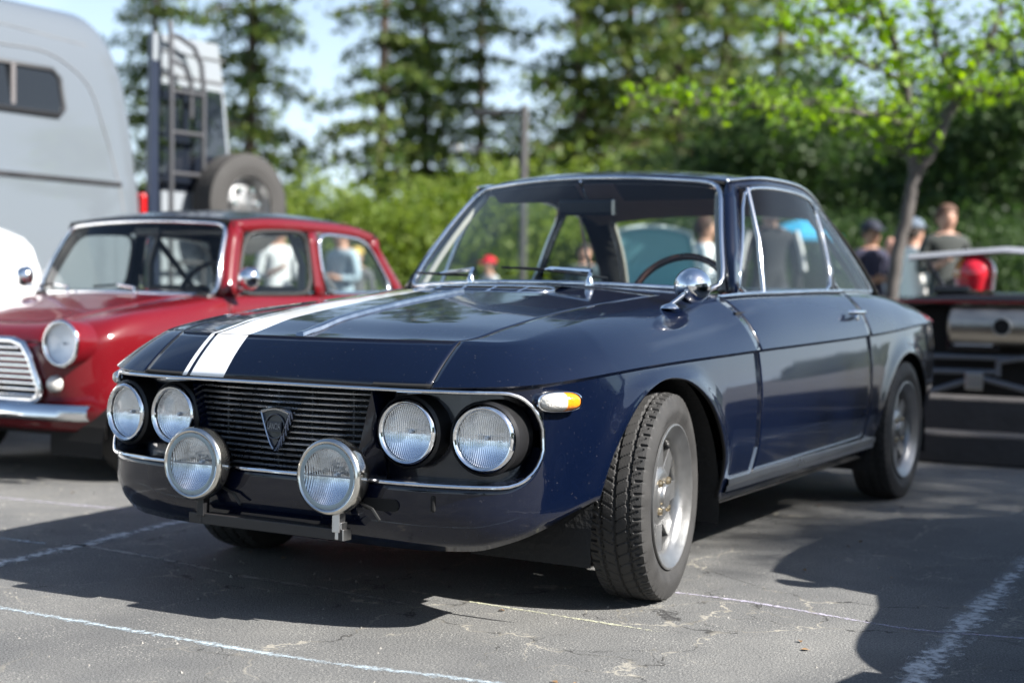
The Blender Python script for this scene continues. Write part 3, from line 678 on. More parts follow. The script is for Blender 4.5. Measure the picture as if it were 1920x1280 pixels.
# side glass
WTs = resample(WT, 40)
def top_at(y): return np.array([np.interp(y, WTs[:, 1], WTs[:, k]) for k in range(3)])
def sill_at(y): return np.array([np.interp(y, sh.B[f0-6:r1+30, 1], sh.B[f0-6:r1+30, k]) for k in range(3)])+np.array([-.012, 0, .006])
BB, BT = 1.70, 1.765                                   # B-post bottom and top
for sg in (1, -1):
    def quadpatch(yb0, yb1, yt0, yt1, n=14, m=6):
        P = []
        for v in np.linspace(0, 1, m):
            row = []
            for u in np.linspace(0, 1, n):
                a = sill_at(yb0+(yb1-yb0)*u); b = top_at(yt0+(yt1-yt0)*u); p = a+(b-a)*v; p[0] += .012*4*v*(1-v); row.append((sg*p[0], p[1], p[2]))
            P.append(row)
        return P
    fwin = quadpatch(.775, BB, 1.075, BT); g = G(); g.sheet(fwin); g.build('side_window', glass('side_glass', (.90, .93, .91), 0, 1.22), car, smooth=60)
    qwin = quadpatch(BB+.03, 2.33, BT+.03, 1.905); g = G(); g.sheet(qwin); g.build('quarter_window', glass('side_glass', (.90, .93, .91), 0, 1.22), car, smooth=60)
    edge = lambda P: [np.array(p) for p in P[0]]+[np.array(r[-1]) for r in P[1:]]+[np.array(p) for p in P[-1][::-1][1:]]+[np.array(r[0]) for r in P[::-1][1:-1]]
    g = G(); g.tube(round_loop(edge(fwin), 1), .0070, 8, closed=True); g.build('window_frame', CHROME, car, smooth=50)
    g = G(); g.tube(round_loop(edge(qwin), 2), .0060, 8, closed=True); g.build('window_frame', CHROME, car, smooth=50)
    a, b = sill_at(.985), top_at(1.10); g = G(); g.tube([(sg*(a[0]+.004), a[1], a[2]), (sg*((a[0]+b[0])/2+.016), (a[1]+b[1])/2, (a[2]+b[2])/2), (sg*(b[0]+.004), b[1], b[2])], .009, 8); g.build('vent_pillar', CHROME, car, smooth=50)
    g = G(); P = [[(sg*(p[0]+dx), p[1]+dy, p[2]) for p in [sill_at(BB+.015)+(top_at(BT+.015)-sill_at(BB+.015))*t+np.array([.012*4*t*(1-t), 0, 0]) for t in TT]] for dx, dy in ((-.02, -.016), (.004, -.014), (.004, .014), (-.02, .016))]
    g.sheet(P); g.build('door_post', BLACKP, car, smooth=40)
    g = G(); g.tube([(sg*(p[0]+.004), p[1], p[2]+.004) for p in Sd], .006, 8); g.build('drip_rail', CHROME, car, smooth=50)
# interior
g = G(); P = []
for y, z in ((.56, .842), (.70, .853), (.80, .85), (.85, .82), (.86, .62)): P.append([(x, y+.20*(x/.6)**2*(y < .8), z-.012*(x/.6)**2) for x in np.linspace(-.59, .59, 13)])
g.sheet(P); g.build('dashboard', VINYL, car, smooth=40)
SEAT = mat('seat_vinyl', (.022, .020, .019), .55, bump=.15, bscale=60)
for x in (-.32, .32):
    g = G(); g.box((x, 1.30, .42), (.48, .5, .16)); g.box((x, 1.60, .60), (.46, .12, .40), Matrix.Rotation(R(-14), 3, 'X')); g.build('front_seat', SEAT, car, bevel=.04)
g = G(); g.box((0, 2.02, .50), (1.1, .16, .45)); g.build('rear_seat', SEAT, car, bevel=.04)
g = G(); g.box((0, 2.28, .825), (1.15, .42, .02)); g.build('parcel_shelf', VINYL, car)
for sg in (1, -1):
    g = G(); g.box((sg*.625, 1.22, .825), (.03, 1.05, .025)); g.build('door_cap', mat('wood_cap', (.10, .035, .016), .35, coat=.3, var=.4, vscale=12), car, bevel=.008)
sw = bpy.data.objects.new('steering_wheel', None); COL.objects.link(sw); sw.parent = car; sw.location = (.335, .985, .800); sw.rotation_euler = (R(62), 0, 0)
g = G(); g.tube([(.185*math.cos(a), .185*math.sin(a), 0) for a in np.linspace(0, 2*math.pi, 65)[:-1]], .0125, 10, closed=True); g.build('wheel_rim', mat('wood_rim', (.045, .018, .010), .28, coat=.6, var=.3, vscale=15), sw, smooth=60)
g = G()
for a in (R(0), R(180), R(270)): g.box((.095*math.cos(a), .095*math.sin(a), -.012), (.17, .028, .003), Matrix.Rotation(a, 3, 'Z'))
g.lathe([(-.04, .001), (-.04, .03), (.005, .035), (.008, .001)], 20, 'z'); g.build('wheel_spokes', STEEL, sw)
g = G(); g.tube([(0, 0, -.02), (0, 0, -.30)], .022, 10); g.build('steering_column', BLACKP, sw)
mr = bpy.data.objects.new('rear_view_mirror', None); COL.objects.link(mr); mr.parent = car; mr.location = (-.005, .955, 1.135); mr.rotation_euler = (R(8), 0, R(14))
g = G(); g.box((0, 0, 0), (.21, .026, .058)); g.build('mirror_shell', BLACKP, mr, bevel=.012)
g = G(); g.box((.098, -.004, 0), (.012, .030, .056)); g.build('mirror_edge', STEEL, mr, bevel=.003)
g = G(); g.tube([(0, -.0, .03), (-.01, -.03, .075), (-.01, -.05, .095)], .006, 8); g.build('mirror_stalk', CHROME, mr)
for sg in (1, -1):
    g = G(); g.box((sg*.26, 1.035, 1.192), (.36, .012, .10), Matrix.Rotation(R(58), 3, 'X')); g.build('sun_visor', mat('visor', (.05, .042, .04), .8), car, bevel=.006)
# wipers
for px_, tip0, tip1, mid in ((.285, (-.10, .53, .915), (.26, .60, .882), (.07, .52, .908)), (-.155, (-.53, .66, .896), (-.18, .49, .886), (-.36, .545, .892))):
    wp = bpy.data.objects.new('wiper', None); COL.objects.link(wp); wp.parent = car
    b0 = np.array((px_, .425, zs(px_, .42)+.004))
    g = G(); g.lathe([(0, .014), (.016, .013), (.022, .008), (.030, .007), (.031, .001)], 16, 'z', b0); g.build('pivot', CHROME, wp, smooth=40)
    g = G(); g.tube([b0+np.array((0, 0, .028)), b0+np.array((-.01, .03, .045)), np.array(mid)+np.array((.03, -.01, .004)), np.array(mid)], [.009, .008, .006, .004], 8); g.build('arm', CHROME, wp, smooth=40)
    g = G(); g.tube([tip0, mid, tip1], [.004, .0065, .004], 6); g.build('blade', BLACKP, wp)
# wing mirrors
for sg in (1,):
    m_ = bpy.data.objects.new('wing_mirror', None); COL.objects.link(m_); m_.parent = car; m_.location = (sg*.635, .262, .797)
    g = G(); g.lathe([(-.004, .001), (-.004, .030), (.003, .026), (.010, .012), (.012, .001)], 24, 'z'); g.tube([(0, 0, .004), (.022, .045, .030), (.034, .07, .046)], [.008, .007, .007], 10); g.build('stalk', CHROME, m_, smooth=40)
    g = G(); prof = [(-.050, .001), (-.047, .016), (-.038, .031), (-.022, .045), (.0, .0535), (.020, .0555), (.026, .0545), (.027, .052)]; g.lathe(prof, 40, 'y', (.040, .095, .062)); g.build('mirror_head', CHROME, m_, smooth=60)
    g = G(); g.lathe([(.022, .001), (.022, .052)], 32, 'y', (.040, .095, .062)); g.build('mirror_glass', CHROME, m_)
    m_.rotation_euler = (0, 0, R(10))
# wheels
tyre_me = make_tyre_mesh('tyre', TYRE_R, .196, .166)
def make_wheel(parent, loc, steer, flip):
    e = bpy.data.objects.new('wheel', None); COL.objects.link(e); e.parent = parent; e.location = loc; e.rotation_euler = (0, 0, steer+(math.pi if flip else 0))
    t = link('tyre', tyre_me, RUBBER, e)
    if 'rim' not in WHEEL:
        g = G(); g.lathe([(-.070, .150), (-.074, .197), (-.066, .199), (-.060, .178), (-.02, .168), (.030, .170), (.056, .180), (.068, .188), (.074, .199), (.079, .1985), (.080, .194), (.076, .188), (.071, .182), (.064, .170), (.056, .159), (.046, .154), (.020, .152), (-.02, .150)], 72, 'x', closed=False); a = g.build('rim', ALLOY, e, smooth=40)
        g = G(); star_disc(g, .024, .040, .074, .156, 8, R(8.5), R(10)); g.lathe([(.040, .080), (.046, .072), (.050, .060), (.048, .036), (.062, .031), (.064, .001)], 40, 'x'); b = g.build('spokes', ALLOY, e, bevel=.003, smooth=35)
        g = G(); g.lathe([(-.004, .0115), (.006, .0105), (.012, .008), (.013, .001)], 8, 'x'); c = g.build('lug_nut', BRASS, e); c.location = (.047, .054*math.cos(R(45)), .054*math.sin(R(45)))
        for k in range(1, 4):
            c2 = c.copy(); COL.objects.link(c2); c2.location = (.047, .054*math.cos(R(45+90*k)), .054*math.sin(R(45+90*k))); WHEEL['lug_nut%d' % k] = c2
        g = G(); g.lathe([(-.005, .001), (-.005, .125), (-.03, .13), (-.07, .148)], 40, 'x'); d = g.build('brake', mat('brake_iron', (.05, .045, .04), .6, .5), e)
        WHEEL.update(rim=a, spokes=b, lug_nut=c, brake=d)
    else:
        for k in WHEEL:
            c = WHEEL[k].copy(); COL.objects.link(c); c.parent = e
    return e
WHEEL = {}
make_wheel(car, (.690, 0, TYRE_R-.001), R(8.5), False); make_wheel(car, (-.690, 0, TYRE_R-.001), R(8.5), True)
make_wheel(car, (.690, 2.33, TYRE_R-.001), 0, False); make_wheel(car, (-.690, 2.33, TYRE_R-.001), 0, True)
# ------------------------------------------------------------------ ground
def asphalt():
    m = bpy.data.materials.new('worn_asphalt'); m.use_nodes = True; n, l = m.node_tree.nodes, m.node_tree.links
    b = n['Principled BSDF']; tc = n.new('ShaderNodeTexCoord'); O = tc.outputs['Object']
    def noise(sc, det=6, ro=.55, dist=0):
        z = n.new('ShaderNodeTexNoise'); z.inputs['Scale'].default_value = sc; z.inputs['Detail'].default_value = det; z.inputs['Roughness'].default_value = ro; z.inputs['Distortion'].default_value = dist; l.new(O, z.inputs['Vector']); return z.outputs['Fac']
    def ramp(x, a, c, c0=(0, 0, 0, 1), c1=(1, 1, 1, 1)):
        r = n.new('ShaderNodeValToRGB'); r.color_ramp.elements[0].position = a; r.color_ramp.elements[1].position = c; r.color_ramp.elements[0].color = c0; r.color_ramp.elements[1].color = c1; l.new(x, r.inputs['Fac']); return r.outputs[0]
    def mix(f, c1, c2, mode='MIX', fac=None):
        x = n.new('ShaderNodeMixRGB'); x.blend_type = mode
        if f is not None: l.new(f, x.inputs['Fac'])
        else: x.inputs['Fac'].default_value = fac
        for s_, c in ((1, c1), (2, c2)):
            if isinstance(c, tuple): x.inputs[s_].default_value = c
            else: l.new(c, x.inputs[s_])
        return x.outputs[0]
    def math_(op, a, c):
        x = n.new('ShaderNodeMath'); x.operation = op
        for s_, v in ((0, a), (1, c)):
            if isinstance(v, (int, float)): x.inputs[s_].default_value = v
            else: l.new(v, x.inputs[s_])
        return x.outputs[0]
    base = ramp(noise(1.1, 4, .66), .30, .72, (.088, .090, .093, 1), (.165, .164, .159, 1))
    fine = ramp(noise(210, 2, .75), .34, .68, (.30, .30, .30, 1), (1.75, 1.73, 1.66, 1))
    col = mix(None, base, fine, 'MULTIPLY', .85)
    # pale aggregate showing through
    v = n.new('ShaderNodeTexVoronoi'); v.inputs['Scale'].default_value = 110; l.new(O, v.inputs['Vector'])
    stone = math_('MULTIPLY', ramp(v.outputs['Distance'], .16, .26, (1, 1, 1, 1), (0, 0, 0, 1)), ramp(noise(5.5, 2), .42, .62))
    col = mix(stone, col, (.33, .32, .29, 1))
    scuff = math_('MULTIPLY', ramp(noise(38, 3, .7), .62, .72), ramp(noise(2.3, 1), .48, .62)); scuff = math_('MULTIPLY', scuff, .55)
    col = mix(scuff, col, (.30, .295, .275, 1))
    oil = ramp(noise(.9, 2, .5), .60, .78); col = mix(math_('MULTIPLY', oil, .45), col, (.045, .045, .047, 1))
    # crack network: cells bent by noise, only some of the seams open
    nz = n.new('ShaderNodeTexNoise'); nz.inputs['Scale'].default_value = 4.5; nz.inputs['Detail'].default_value = 4; nz.inputs['Roughness'].default_value = .65; l.new(O, nz.inputs['Vector'])
    va = n.new('ShaderNodeVectorMath'); va.operation = 'MULTIPLY_ADD'; va.inputs[1].default_value = (.34, .34, 0); l.new(nz.outputs['Color'], va.inputs[0]); l.new(O, va.inputs[2])
    def cracks(sc, w):
        c = n.new('ShaderNodeTexVoronoi'); c.feature = 'DISTANCE_TO_EDGE'; c.inputs['Scale'].default_value = sc; l.new(va.outputs[0], c.inputs['Vector'])
        return ramp(c.outputs['Distance'], w*.3, w, (1, 1, 1, 1), (0, 0, 0, 1))
    ck = math_('MULTIPLY', cracks(1.35, .0068), ramp(noise(1.3, 1), .34, .46)); ck2 = math_('MULTIPLY', cracks(4.2, .0095), ramp(noise(1.7, 1), .48, .60))
    ckm = math_('MAXIMUM', ck, ck2)
    fill = ramp(noise(9, 1), .42, .58)
    col = mix(ckm, col, mix(fill, (.028, .027, .026, 1), (.30, .28, .235, 1)))
    l.new(col, b.inputs['Base Color'])
    b.inputs['Roughness'].default_value = .84; b.inputs['Specular IOR Level'].default_value = .35
    hgt = noise(170, 2, .7)
    bp = n.new('ShaderNodeBump'); bp.inputs['Strength'].default_value = .6; bp.inputs['Distance'].default_value = .006; l.new(hgt, bp.inputs['Height']); l.new(bp.outputs[0], b.inputs['Normal'])
    return m
xs = np.concatenate([[-400, -200, -120, -80], np.arange(-60, 40.1, 2.5), [60, 120, 300]]); ys = np.concatenate([[-300, -120, -60, -30], np.arange(-20, 70.1, 2.5), [90, 140, 260, 500]])
g = G(); g.sheet([[(x, y, float(gz(x, y))) for x in xs] for y in ys]); go = g.build('ground', asphalt(), smooth=60); go['kind'] = 'structure'; go['label'] = 'cracked grey asphalt of the parking lot'

def chalky(name, col, cover, scale=60, soft=.12):
    m = bpy.data.materials.new(name); m.use_nodes = True; n, l = m.node_tree.nodes, m.node_tree.links
    b = n['Principled BSDF']; b.inputs['Base Color'].default_value = (*col, 1); b.inputs['Roughness'].default_value = .9
    tc = n.new('ShaderNodeTexCoord'); z = n.new('ShaderNodeTexNoise'); z.inputs['Scale'].default_value = scale; z.inputs['Detail'].default_value = 6; z.inputs['Roughness'].default_value = .7
    l.new(tc.outputs['Object'], z.inputs['Vector']); z2 = n.new('ShaderNodeTexNoise'); z2.inputs['Scale'].default_value = 3.5; z2.inputs['Detail'].default_value = 3; l.new(tc.outputs['Object'], z2.inputs['Vector'])
    ad = n.new('ShaderNodeMath'); ad.operation = 'MULTIPLY_ADD'; ad.inputs[1].default_value = .45; l.new(z2.outputs['Fac'], ad.inputs[0]); l.new(z.outputs['Fac'], ad.inputs[2])
    uv = n.new('ShaderNodeUVMap'); sp = n.new('ShaderNodeSeparateXYZ'); l.new(uv.outputs[0], sp.inputs[0])
    # thinner towards the edges of the stroke
    e1 = n.new('ShaderNodeMath'); e1.operation = 'SUBTRACT'; e1.inputs[1].default_value = .5; l.new(sp.outputs['Y'], e1.inputs[0]); e2 = n.new('ShaderNodeMath'); e2.operation = 'ABSOLUTE'; l.new(e1.outputs[0], e2.inputs[0])
    e3 = n.new('ShaderNodeMath'); e3.operation = 'MULTIPLY_ADD'; e3.inputs[1].default_value = -.45; l.new(e2.outputs[0], e3.inputs[0]); l.new(ad.outputs[0], e3.inputs[2])
    r = n.new('ShaderNodeValToRGB'); r.color_ramp.elements[0].position = 1-cover-soft/2; r.color_ramp.elements[1].position = 1-cover+soft/2; l.new(e3.outputs[0], r.inputs['Fac']); l.new(r.outputs[0], b.inputs['Alpha'])
    return m
def stroke(name, pts, w, m, label, cat, z=.0015, n=60):
    P = resample([(x, y, 0) for x, y in pts], n) if len(pts) > 2 else np.linspace((*pts[0], 0), (*pts[1], 0), n)
    T = np.gradient(P, axis=0); T /= np.linalg.norm(T, axis=1)[:, None]; N = np.stack([-T[:, 1], T[:, 0], 0*T[:, 0]], 1)
    ww = w*(1+.12*np.sin(np.arange(n)*1.7)+.1*np.sin(np.arange(n)*.6))
    A = P+N*ww[:, None]/2; B_ = P-N*ww[:, None]/2
    V = [(p[0], p[1], float(gz(p[0], p[1]))+z) for p in A]+[(p[0], p[1], float(gz(p[0], p[1]))+z) for p in B_]
    o = mk(name, V, [(i, i+1, n+i+1, n+i) for i in range(n-1)], m)
    uv = o.data.uv_layers.new(name='UVMap'); k = 0
    for i in range(n-1):
        for u, v in ((i, 1), (i+1, 1), (i+1, 0), (i, 0)): uv.data[k].uv = (u/n, v); k += 1
    tag(o, label, cat, 'marks on the asphalt'); return o
BCH = chalky('blue_chalk', (.42, .50, .55), .30, 60, .34); LCH = chalky('lilac_chalk', (.48, .45, .55), .29, 60, .34); WPT = chalky('worn_white_paint', (.50, .51, .51), .33, 30, .22); YCH = chalky('yellow_chalk', (.60, .60, .42), .26, 85, .3); DST = chalky('sand_trace', (.26, .25, .235), .42, 26, .3)
stroke('chalk_line', [(-1.9, -1.10), (-.65, -1.06), (-.1, -1.05), (.37, -1.03), (.76, -.97), (1.3, -.93)], .034, BCH, 'pale blue chalk line running across the foreground asphalt', 'chalk line', n=160)
stroke('chalk_line', [(.74, .10), (.95, .10), (1.2, .06), (1.41, .03), (1.68, .09), (2.2, .16)], .026, LCH, 'lilac chalk line from the front tyre into the right shadow', 'chalk line', n=120)
stroke('chalk_line', [(-2.6, .20), (-2.2, .23), (-1.87, .26), (-1.5, .31)], .030, LCH, 'faint lilac chalk line in front of the red car', 'chalk line')
stroke('chalk_line', [(.32, -.32), (.5, -.33), (.74, -.34), (.9, -.35)], .022, YCH, 'short yellowish chalk trace before the front tyre', 'chalk line')
stroke('parking_line', [(1.58, -1.5), (1.545, -.4), (1.50, .7), (1.47, 1.9), (1.45, 5.2)], .105, WPT, 'worn white parking bay line at the lower right in shadow', 'road marking', n=120)
stroke('parking_line', [(-1.12, -1.3), (-1.15, -.5), (-1.23, .2), (-1.26, 1.2), (-1.3, 4.0)], .10, WPT, 'worn white parking bay line in the shadow beside the coupe', 'road marking', n=120)
stroke('sand_trace', [(-1.22, -.31), (-.79, -.34), (-.41, -.40), (-.04, -.41), (.2, -.44)], .035, DST, 'thin sandy trace crossing the coupe shadow', 'dust mark')
stroke('chalk_line', [(-1.75, -.36), (-1.5, -.37), (-1.28, -.36)], .022, BCH, 'short pale chalk dash at the left edge of the shadow', 'chalk line')

# timber sleepers at the head of the bay
WOOD = mat('weathered_timber', (.055, .050, .047), .85, var=.5, vscale=6, bump=.6, bscale=22)
for k, (x, y, z, L_, lab) in enumerate([(1.30, 3.80, .075, 2.5, 'dark timber sleeper lying in front at the head of the bay'), (1.05, 4.22, .15, 2.6, 'dark timber sleeper lying behind and above the front one')]):
    g = G(); g.box((0, 0, 0), (L_, .24, z*2 if k == 0 else .30)); o = g.build('timber_sleeper', WOOD, None, bevel=.012, loc=(x, y, z if k == 0 else .15)); o.rotation_euler = (0, 0, R(3)); tag(o, lab, 'sleeper', 'timber sleepers')

# grit and dry leaf bits lying about
rs = np.random.default_rng(3); g = G()
for k in range(520):
    x, y = rs.uniform(-2.2, 2.6), rs.uniform(-2.2, 2.2); r = rs.uniform(.0018, .0055); a = rs.uniform(0, 6.28, 5); q = [(x+r*math.cos(t)*rs.uniform(.7, 1.2), y+r*math.sin(t)*rs.uniform(.7, 1.2), .0) for t in np.sort(a)]
    g.add(q+[(x+rs.normal()*r*.3, y+rs.normal()*r*.3, r*rs.uniform(.8, 1.3))], [(i, (i+1) % 5, 5) for i in range(5)])
gt = g.build('grit', mat('grit_stone', (.22, .21, .19), .9, var=.5, vscale=3)); gt['kind'] = 'stuff'; gt['label'] = 'small grit scattered over the asphalt'
g = G()
for k in range(70):
    x, y = rs.uniform(-2.2, 2.6), rs.uniform(-1.6, 4.2); L_ = rs.uniform(.010, .026); a = rs.uniform(0, 6.28); d_ = np.array([math.cos(a), math.sin(a)]); n_ = np.array([-d_[1], d_[0]])*.4
    P = [(*(np.array([x, y])-d_*L_*.5), .002), (*(np.array([x, y])+n_*L_), .002+rs.uniform(.001, .006)), (*(np.array([x, y])+d_*L_*.5), .003), (*(np.array([x, y])-n_*L_), .002+rs.uniform(.001, .006))]
    g.add(P, [(0, 1, 2, 3)])
gt = g.build('leaf_litter', mat('dry_leaf', (.22, .13, .06), .8, var=.5, vscale=2)); gt['kind'] = 'stuff'; gt['label'] = 'dry leaf scraps scattered over the asphalt'
# ------------------------------------------------------------------ small red saloon with a black roof (local: front axle at y=0)
MRED = paint('dark_red_paint', (.115, .0042, .0075)); MROOF = mat('black_roof_paint', (.012, .013, .016), .28, coat=.5, var=.2)
MC = [((0, -.405, .585), (0, -.30, .672)), ((.22, -.405, .585), (.20, -.30, .674)), ((.40, -.40, .59), (.37, -.27, .685)), ((.53, -.37, .60), (.47, -.20, .70)), ((.615, -.29, .61), (.535, -.12, .715)),
      ((.655, -.16, .615), (.565, -.03, .73)), ((.668, .02, .62), (.58, .10, .745)), ((.67, .25, .62), (.60, .28, .765)), ((.67, .45, .62), (.645, .46, .785)), ((.67, .9, .62), (.650, .9, .792)),
      ((.67, 1.5, .62), (.645, 1.5, .80)), ((.665, 1.95, .62), (.63, 1.92, .80)), ((.64, 2.22, .62), (.58, 2.10, .79)), ((.55, 2.33, .62), (.50, 2.16, .785)), ((.3, 2.37, .62), (.28, 2.19, .785)), ((0, 2.38, .62), (0, 2.20, .785))]
MA = [(0, .15, .315), (1.93, .15, .315)]
ms = Shell(MC, marks=[('hood', 'x', .40), ('df', 'y', .43), ('dr', 'y', 1.13)], arches=MA, zbot=lambda c: .16 if abs(c[1]-.95) < 1.25 else .22,
           side=([0, .04, .15, .30, .42, .6], [0, .004, .004, -.006, -.03, -.08]), front=([0, .06, .18, .28, .36, .5], [0, .008, .004, -.015, -.06, -.15]),
           bulge=(.022, .030), crown=2.6, kf=.55, kr=None, ycr=[(-.2, .0), (0, .022), (.25, .035), (.5, .03), (.62, .025)], step=.04, flare=.02, phi=lambda C: np.clip((-.20-C[:, 1])/.15, 0, 1))
def make_mini(parent, red, roofm):
    S = ms; n = len(S.S); nl = S.L.shape[1]; h0, h1 = S.idx('hood'); a0, a1 = S.idx('df'); b0, b1 = S.idx('dr'); nf = S.Fa.shape[1]-1; DB = nl-3
    q = Quads(); q.cells(S.L, 0, a0, 0, nl-1); q.cells(S.L, b1, n-1, 0, nl-1); q.cells(S.L, a0, b1, DB, nl-1)
    q.cells(S.Fa, h1, a0, 0, nf); q.cells(S.Fa, b1, n-1, 0, nf); q.cells(S.D, 0, len(S.dj)-1, h1, S.kc)
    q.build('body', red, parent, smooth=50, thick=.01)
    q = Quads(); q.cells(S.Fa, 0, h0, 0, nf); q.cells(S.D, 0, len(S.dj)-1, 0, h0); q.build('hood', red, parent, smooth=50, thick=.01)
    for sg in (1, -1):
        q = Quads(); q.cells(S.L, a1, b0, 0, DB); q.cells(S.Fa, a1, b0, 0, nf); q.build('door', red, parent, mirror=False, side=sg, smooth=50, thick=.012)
    W = lambda s, t: (np.array([.595*s, .34+.10*s*s, .803-.012*s*s])*(1-t)+np.array([.515*s, .545+.05*s*s, 1.148-.02*s*s])*t)+np.array([0, -.012, .008])*4*t*(1-t)
    RW = lambda s, t: (np.array([.56*s, 2.02-.05*s*s, .80])*(1-t)+np.array([.49*s, 1.76-.03*s*s, 1.13-.02*s*s])*t)
    ss = np.linspace(-1, 1, 17); tt = np.linspace(0, 1, 7)
    for nm, f in (('windscreen', W), ('rear_window', RW)):
        g = G(); g.sheet([[f(s, t) for s in ss] for t in tt]); g.build(nm, GLASS, parent, smooth=60)
        g = G(); g.tube(round_loop(rim(f), 3), .011, 8, closed=True); g.build(nm+'_trim', CHROME, parent, smooth=50)
    side = resample([(.535, .60, 1.150), (.560, .80, 1.168), (.565, 1.2, 1.170), (.555, 1.55, 1.155), (.530, 1.74, 1.125)], 20)
    mid = resample([(0, .535, 1.165), (0, .75, 1.205), (0, 1.1, 1.225), (0, 1.5, 1.208), (0, 1.77, 1.150)], 20)
    RG = [[(side[i][0]*k, mid[i][1]+(side[i][1]-mid[i][1])*k*k, mid[i][2]+(side[i][2]-mid[i][2])*k**2.4) for k in np.linspace(0, 1, 12)] for i in range(20)]
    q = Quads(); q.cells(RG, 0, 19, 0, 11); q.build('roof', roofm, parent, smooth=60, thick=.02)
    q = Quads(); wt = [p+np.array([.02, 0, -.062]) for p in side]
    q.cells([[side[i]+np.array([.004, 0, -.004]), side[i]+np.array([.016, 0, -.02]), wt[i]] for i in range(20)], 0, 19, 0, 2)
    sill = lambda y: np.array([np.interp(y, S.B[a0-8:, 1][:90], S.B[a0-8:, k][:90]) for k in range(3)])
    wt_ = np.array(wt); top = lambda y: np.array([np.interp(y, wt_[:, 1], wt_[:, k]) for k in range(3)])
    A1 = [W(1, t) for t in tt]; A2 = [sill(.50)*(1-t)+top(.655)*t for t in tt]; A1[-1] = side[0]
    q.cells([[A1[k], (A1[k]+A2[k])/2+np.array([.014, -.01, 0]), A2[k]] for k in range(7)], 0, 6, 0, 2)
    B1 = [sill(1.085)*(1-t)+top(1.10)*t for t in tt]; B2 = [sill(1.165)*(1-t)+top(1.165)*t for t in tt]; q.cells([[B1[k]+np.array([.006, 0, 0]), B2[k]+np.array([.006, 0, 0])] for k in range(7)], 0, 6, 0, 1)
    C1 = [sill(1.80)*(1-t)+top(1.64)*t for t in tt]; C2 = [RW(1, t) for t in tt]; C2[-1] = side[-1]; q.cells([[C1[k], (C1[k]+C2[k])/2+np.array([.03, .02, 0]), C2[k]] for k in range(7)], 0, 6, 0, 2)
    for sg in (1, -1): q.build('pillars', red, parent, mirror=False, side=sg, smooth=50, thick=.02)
    for sg in (1, -1):
        for nm, y0, y1, t0, t1 in (('door_window', .52, 1.075, .665, 1.09), ('rear_quarter_window', 1.18, 1.785, 1.18, 1.63)):
            P = [[(lambda p: (sg*p[0], p[1], p[2]))((sill(y0+(y1-y0)*u)+np.array([-.012, 0, .008]))*(1-v)+(top(t0+(t1-t0)*u)+np.array([-.004, 0, -.004]))*v) for u in np.linspace(0, 1, 10)] for v in np.linspace(0, 1, 6)]
            g = G(); g.sheet(P); g.build(nm, GLASS, parent, smooth=60)
            E_ = [np.array(p) for p in P[0]]+[np.array(r[-1]) for r in P[1:]]+[np.array(p) for p in P[-1][::-1][1:]]+[np.array(r[0]) for r in P[::-1][1:-1]]
            g = G(); g.tube(round_loop(E_, 2), .011, 8, closed=True); g.build('window_frame', TRIMB if nm == 'door_window' else CHROME, parent, smooth=50)
        e = lamp('headlight', (sg*.530, -.432, .595), sg*R(4), .083, parent, [(.12, .092), (.012, .1005), (.004, .099), (.03, .094)], ring=.016, dp=.22, refl=mat('dull_reflector', (.85, .87, .90), .5, .6))
        for c in e.children:
            if c.name.startswith('bucket'): c.data.materials[0] = red
        g = G(); g.lathe([(-.03, .001), (-.028, .02), (-.012, .034), (.01, .036)], 24, 'y', (sg*.47, -.405, .425)); g.build('side_lamp', CLR, parent, smooth=60)
        w = bpy.data.objects.new('wing_mirror', None); COL.objects.link(w); w.parent = parent; w.location = (sg*.655, .50, .80)
        g = G(); g.tube([(0, 0, 0), (sg*.05, -.02, .03), (sg*.085, -.02, .06)], .008, 8); g.build('stalk', CHROME, w)
        g = G(); g.lathe([(-.05, .001), (-.045, .025), (-.02, .048), (.015, .055), (.02, .05), (.016, .001)], 28, 'y', (sg*.09, -.02, .075)); g.build('mirror_head', CHROME, w, smooth=60)
        for y in (0, 1.93):
            wh = bpy.data.objects.new('wheel', None); COL.objects.link(wh); wh.parent = parent; wh.location = (sg*.60, y, .245); wh.rotation_euler = (0, 0, 0 if sg > 0 else math.pi)
            link('tyre', SMALL_TYRE, RUBBER, wh)
            g = G(); g.lathe([(.072, .142), (.076, .135), (.05, .125), (.02, .10), (.03, .05), (.045, .04), (.046, .001)], 36, 'x'); g.build('rim', ALLOY, wh, smooth=40)
            g = G(); P = [[(sg*x, y+.325*math.cos(a), .15+.325*math.sin(a)) for a in np.linspace(-.1, math.pi+.1, 18)] for x in (.35, .66)]; g.sheet(P); g.build('wheel_well', DARK, parent)
    # grille with chrome surround and bars
    gr = bpy.data.objects.new('grille', None); COL.objects.link(gr); gr.parent = parent; gr.location = (0, -.425, 0)
    out = [(-.30, .585), (-.24, .600), (.24, .600), (.30, .585), (.345, .53), (.405, .40), (.395, .365), (.36, .352), (-.36, .352), (-.395, .365), (-.405, .40), (-.345, .53)]
    g = G(); g.tube(round_loop([(x, 0, z) for x, z in out], 0), .017, 8, closed=True); g.build('grille_surround', CHROME, gr, smooth=60)
    g = G(); g.add([(x, .015, z) for x, z in out], [tuple(range(12))]); g.build('grille_back', DARK, gr)
    for k in range(9):
        z = .375+k*.0245; hw = np.interp(z, [.352, .40, .53, .60], [.38, .40, .34, .25]); g = G(); g.box((0, -.002, z), (2*hw, .02, .011)); g.build('grille_bar', CHROME, gr, bevel=.004)
    g = G(); P = []
    for dy, z in ((.03, .335), (-.01, .342), (-.03, .325), (-.032, .295), (-.01, .275), (.03, .272)): P.append([(x, -.47+dy+.09*(abs(x)/.66)**3, z) for x in np.linspace(-.66, .66, 21)])
    g.sheet(P); g.build('bumper', CHROME, parent, smooth=50)
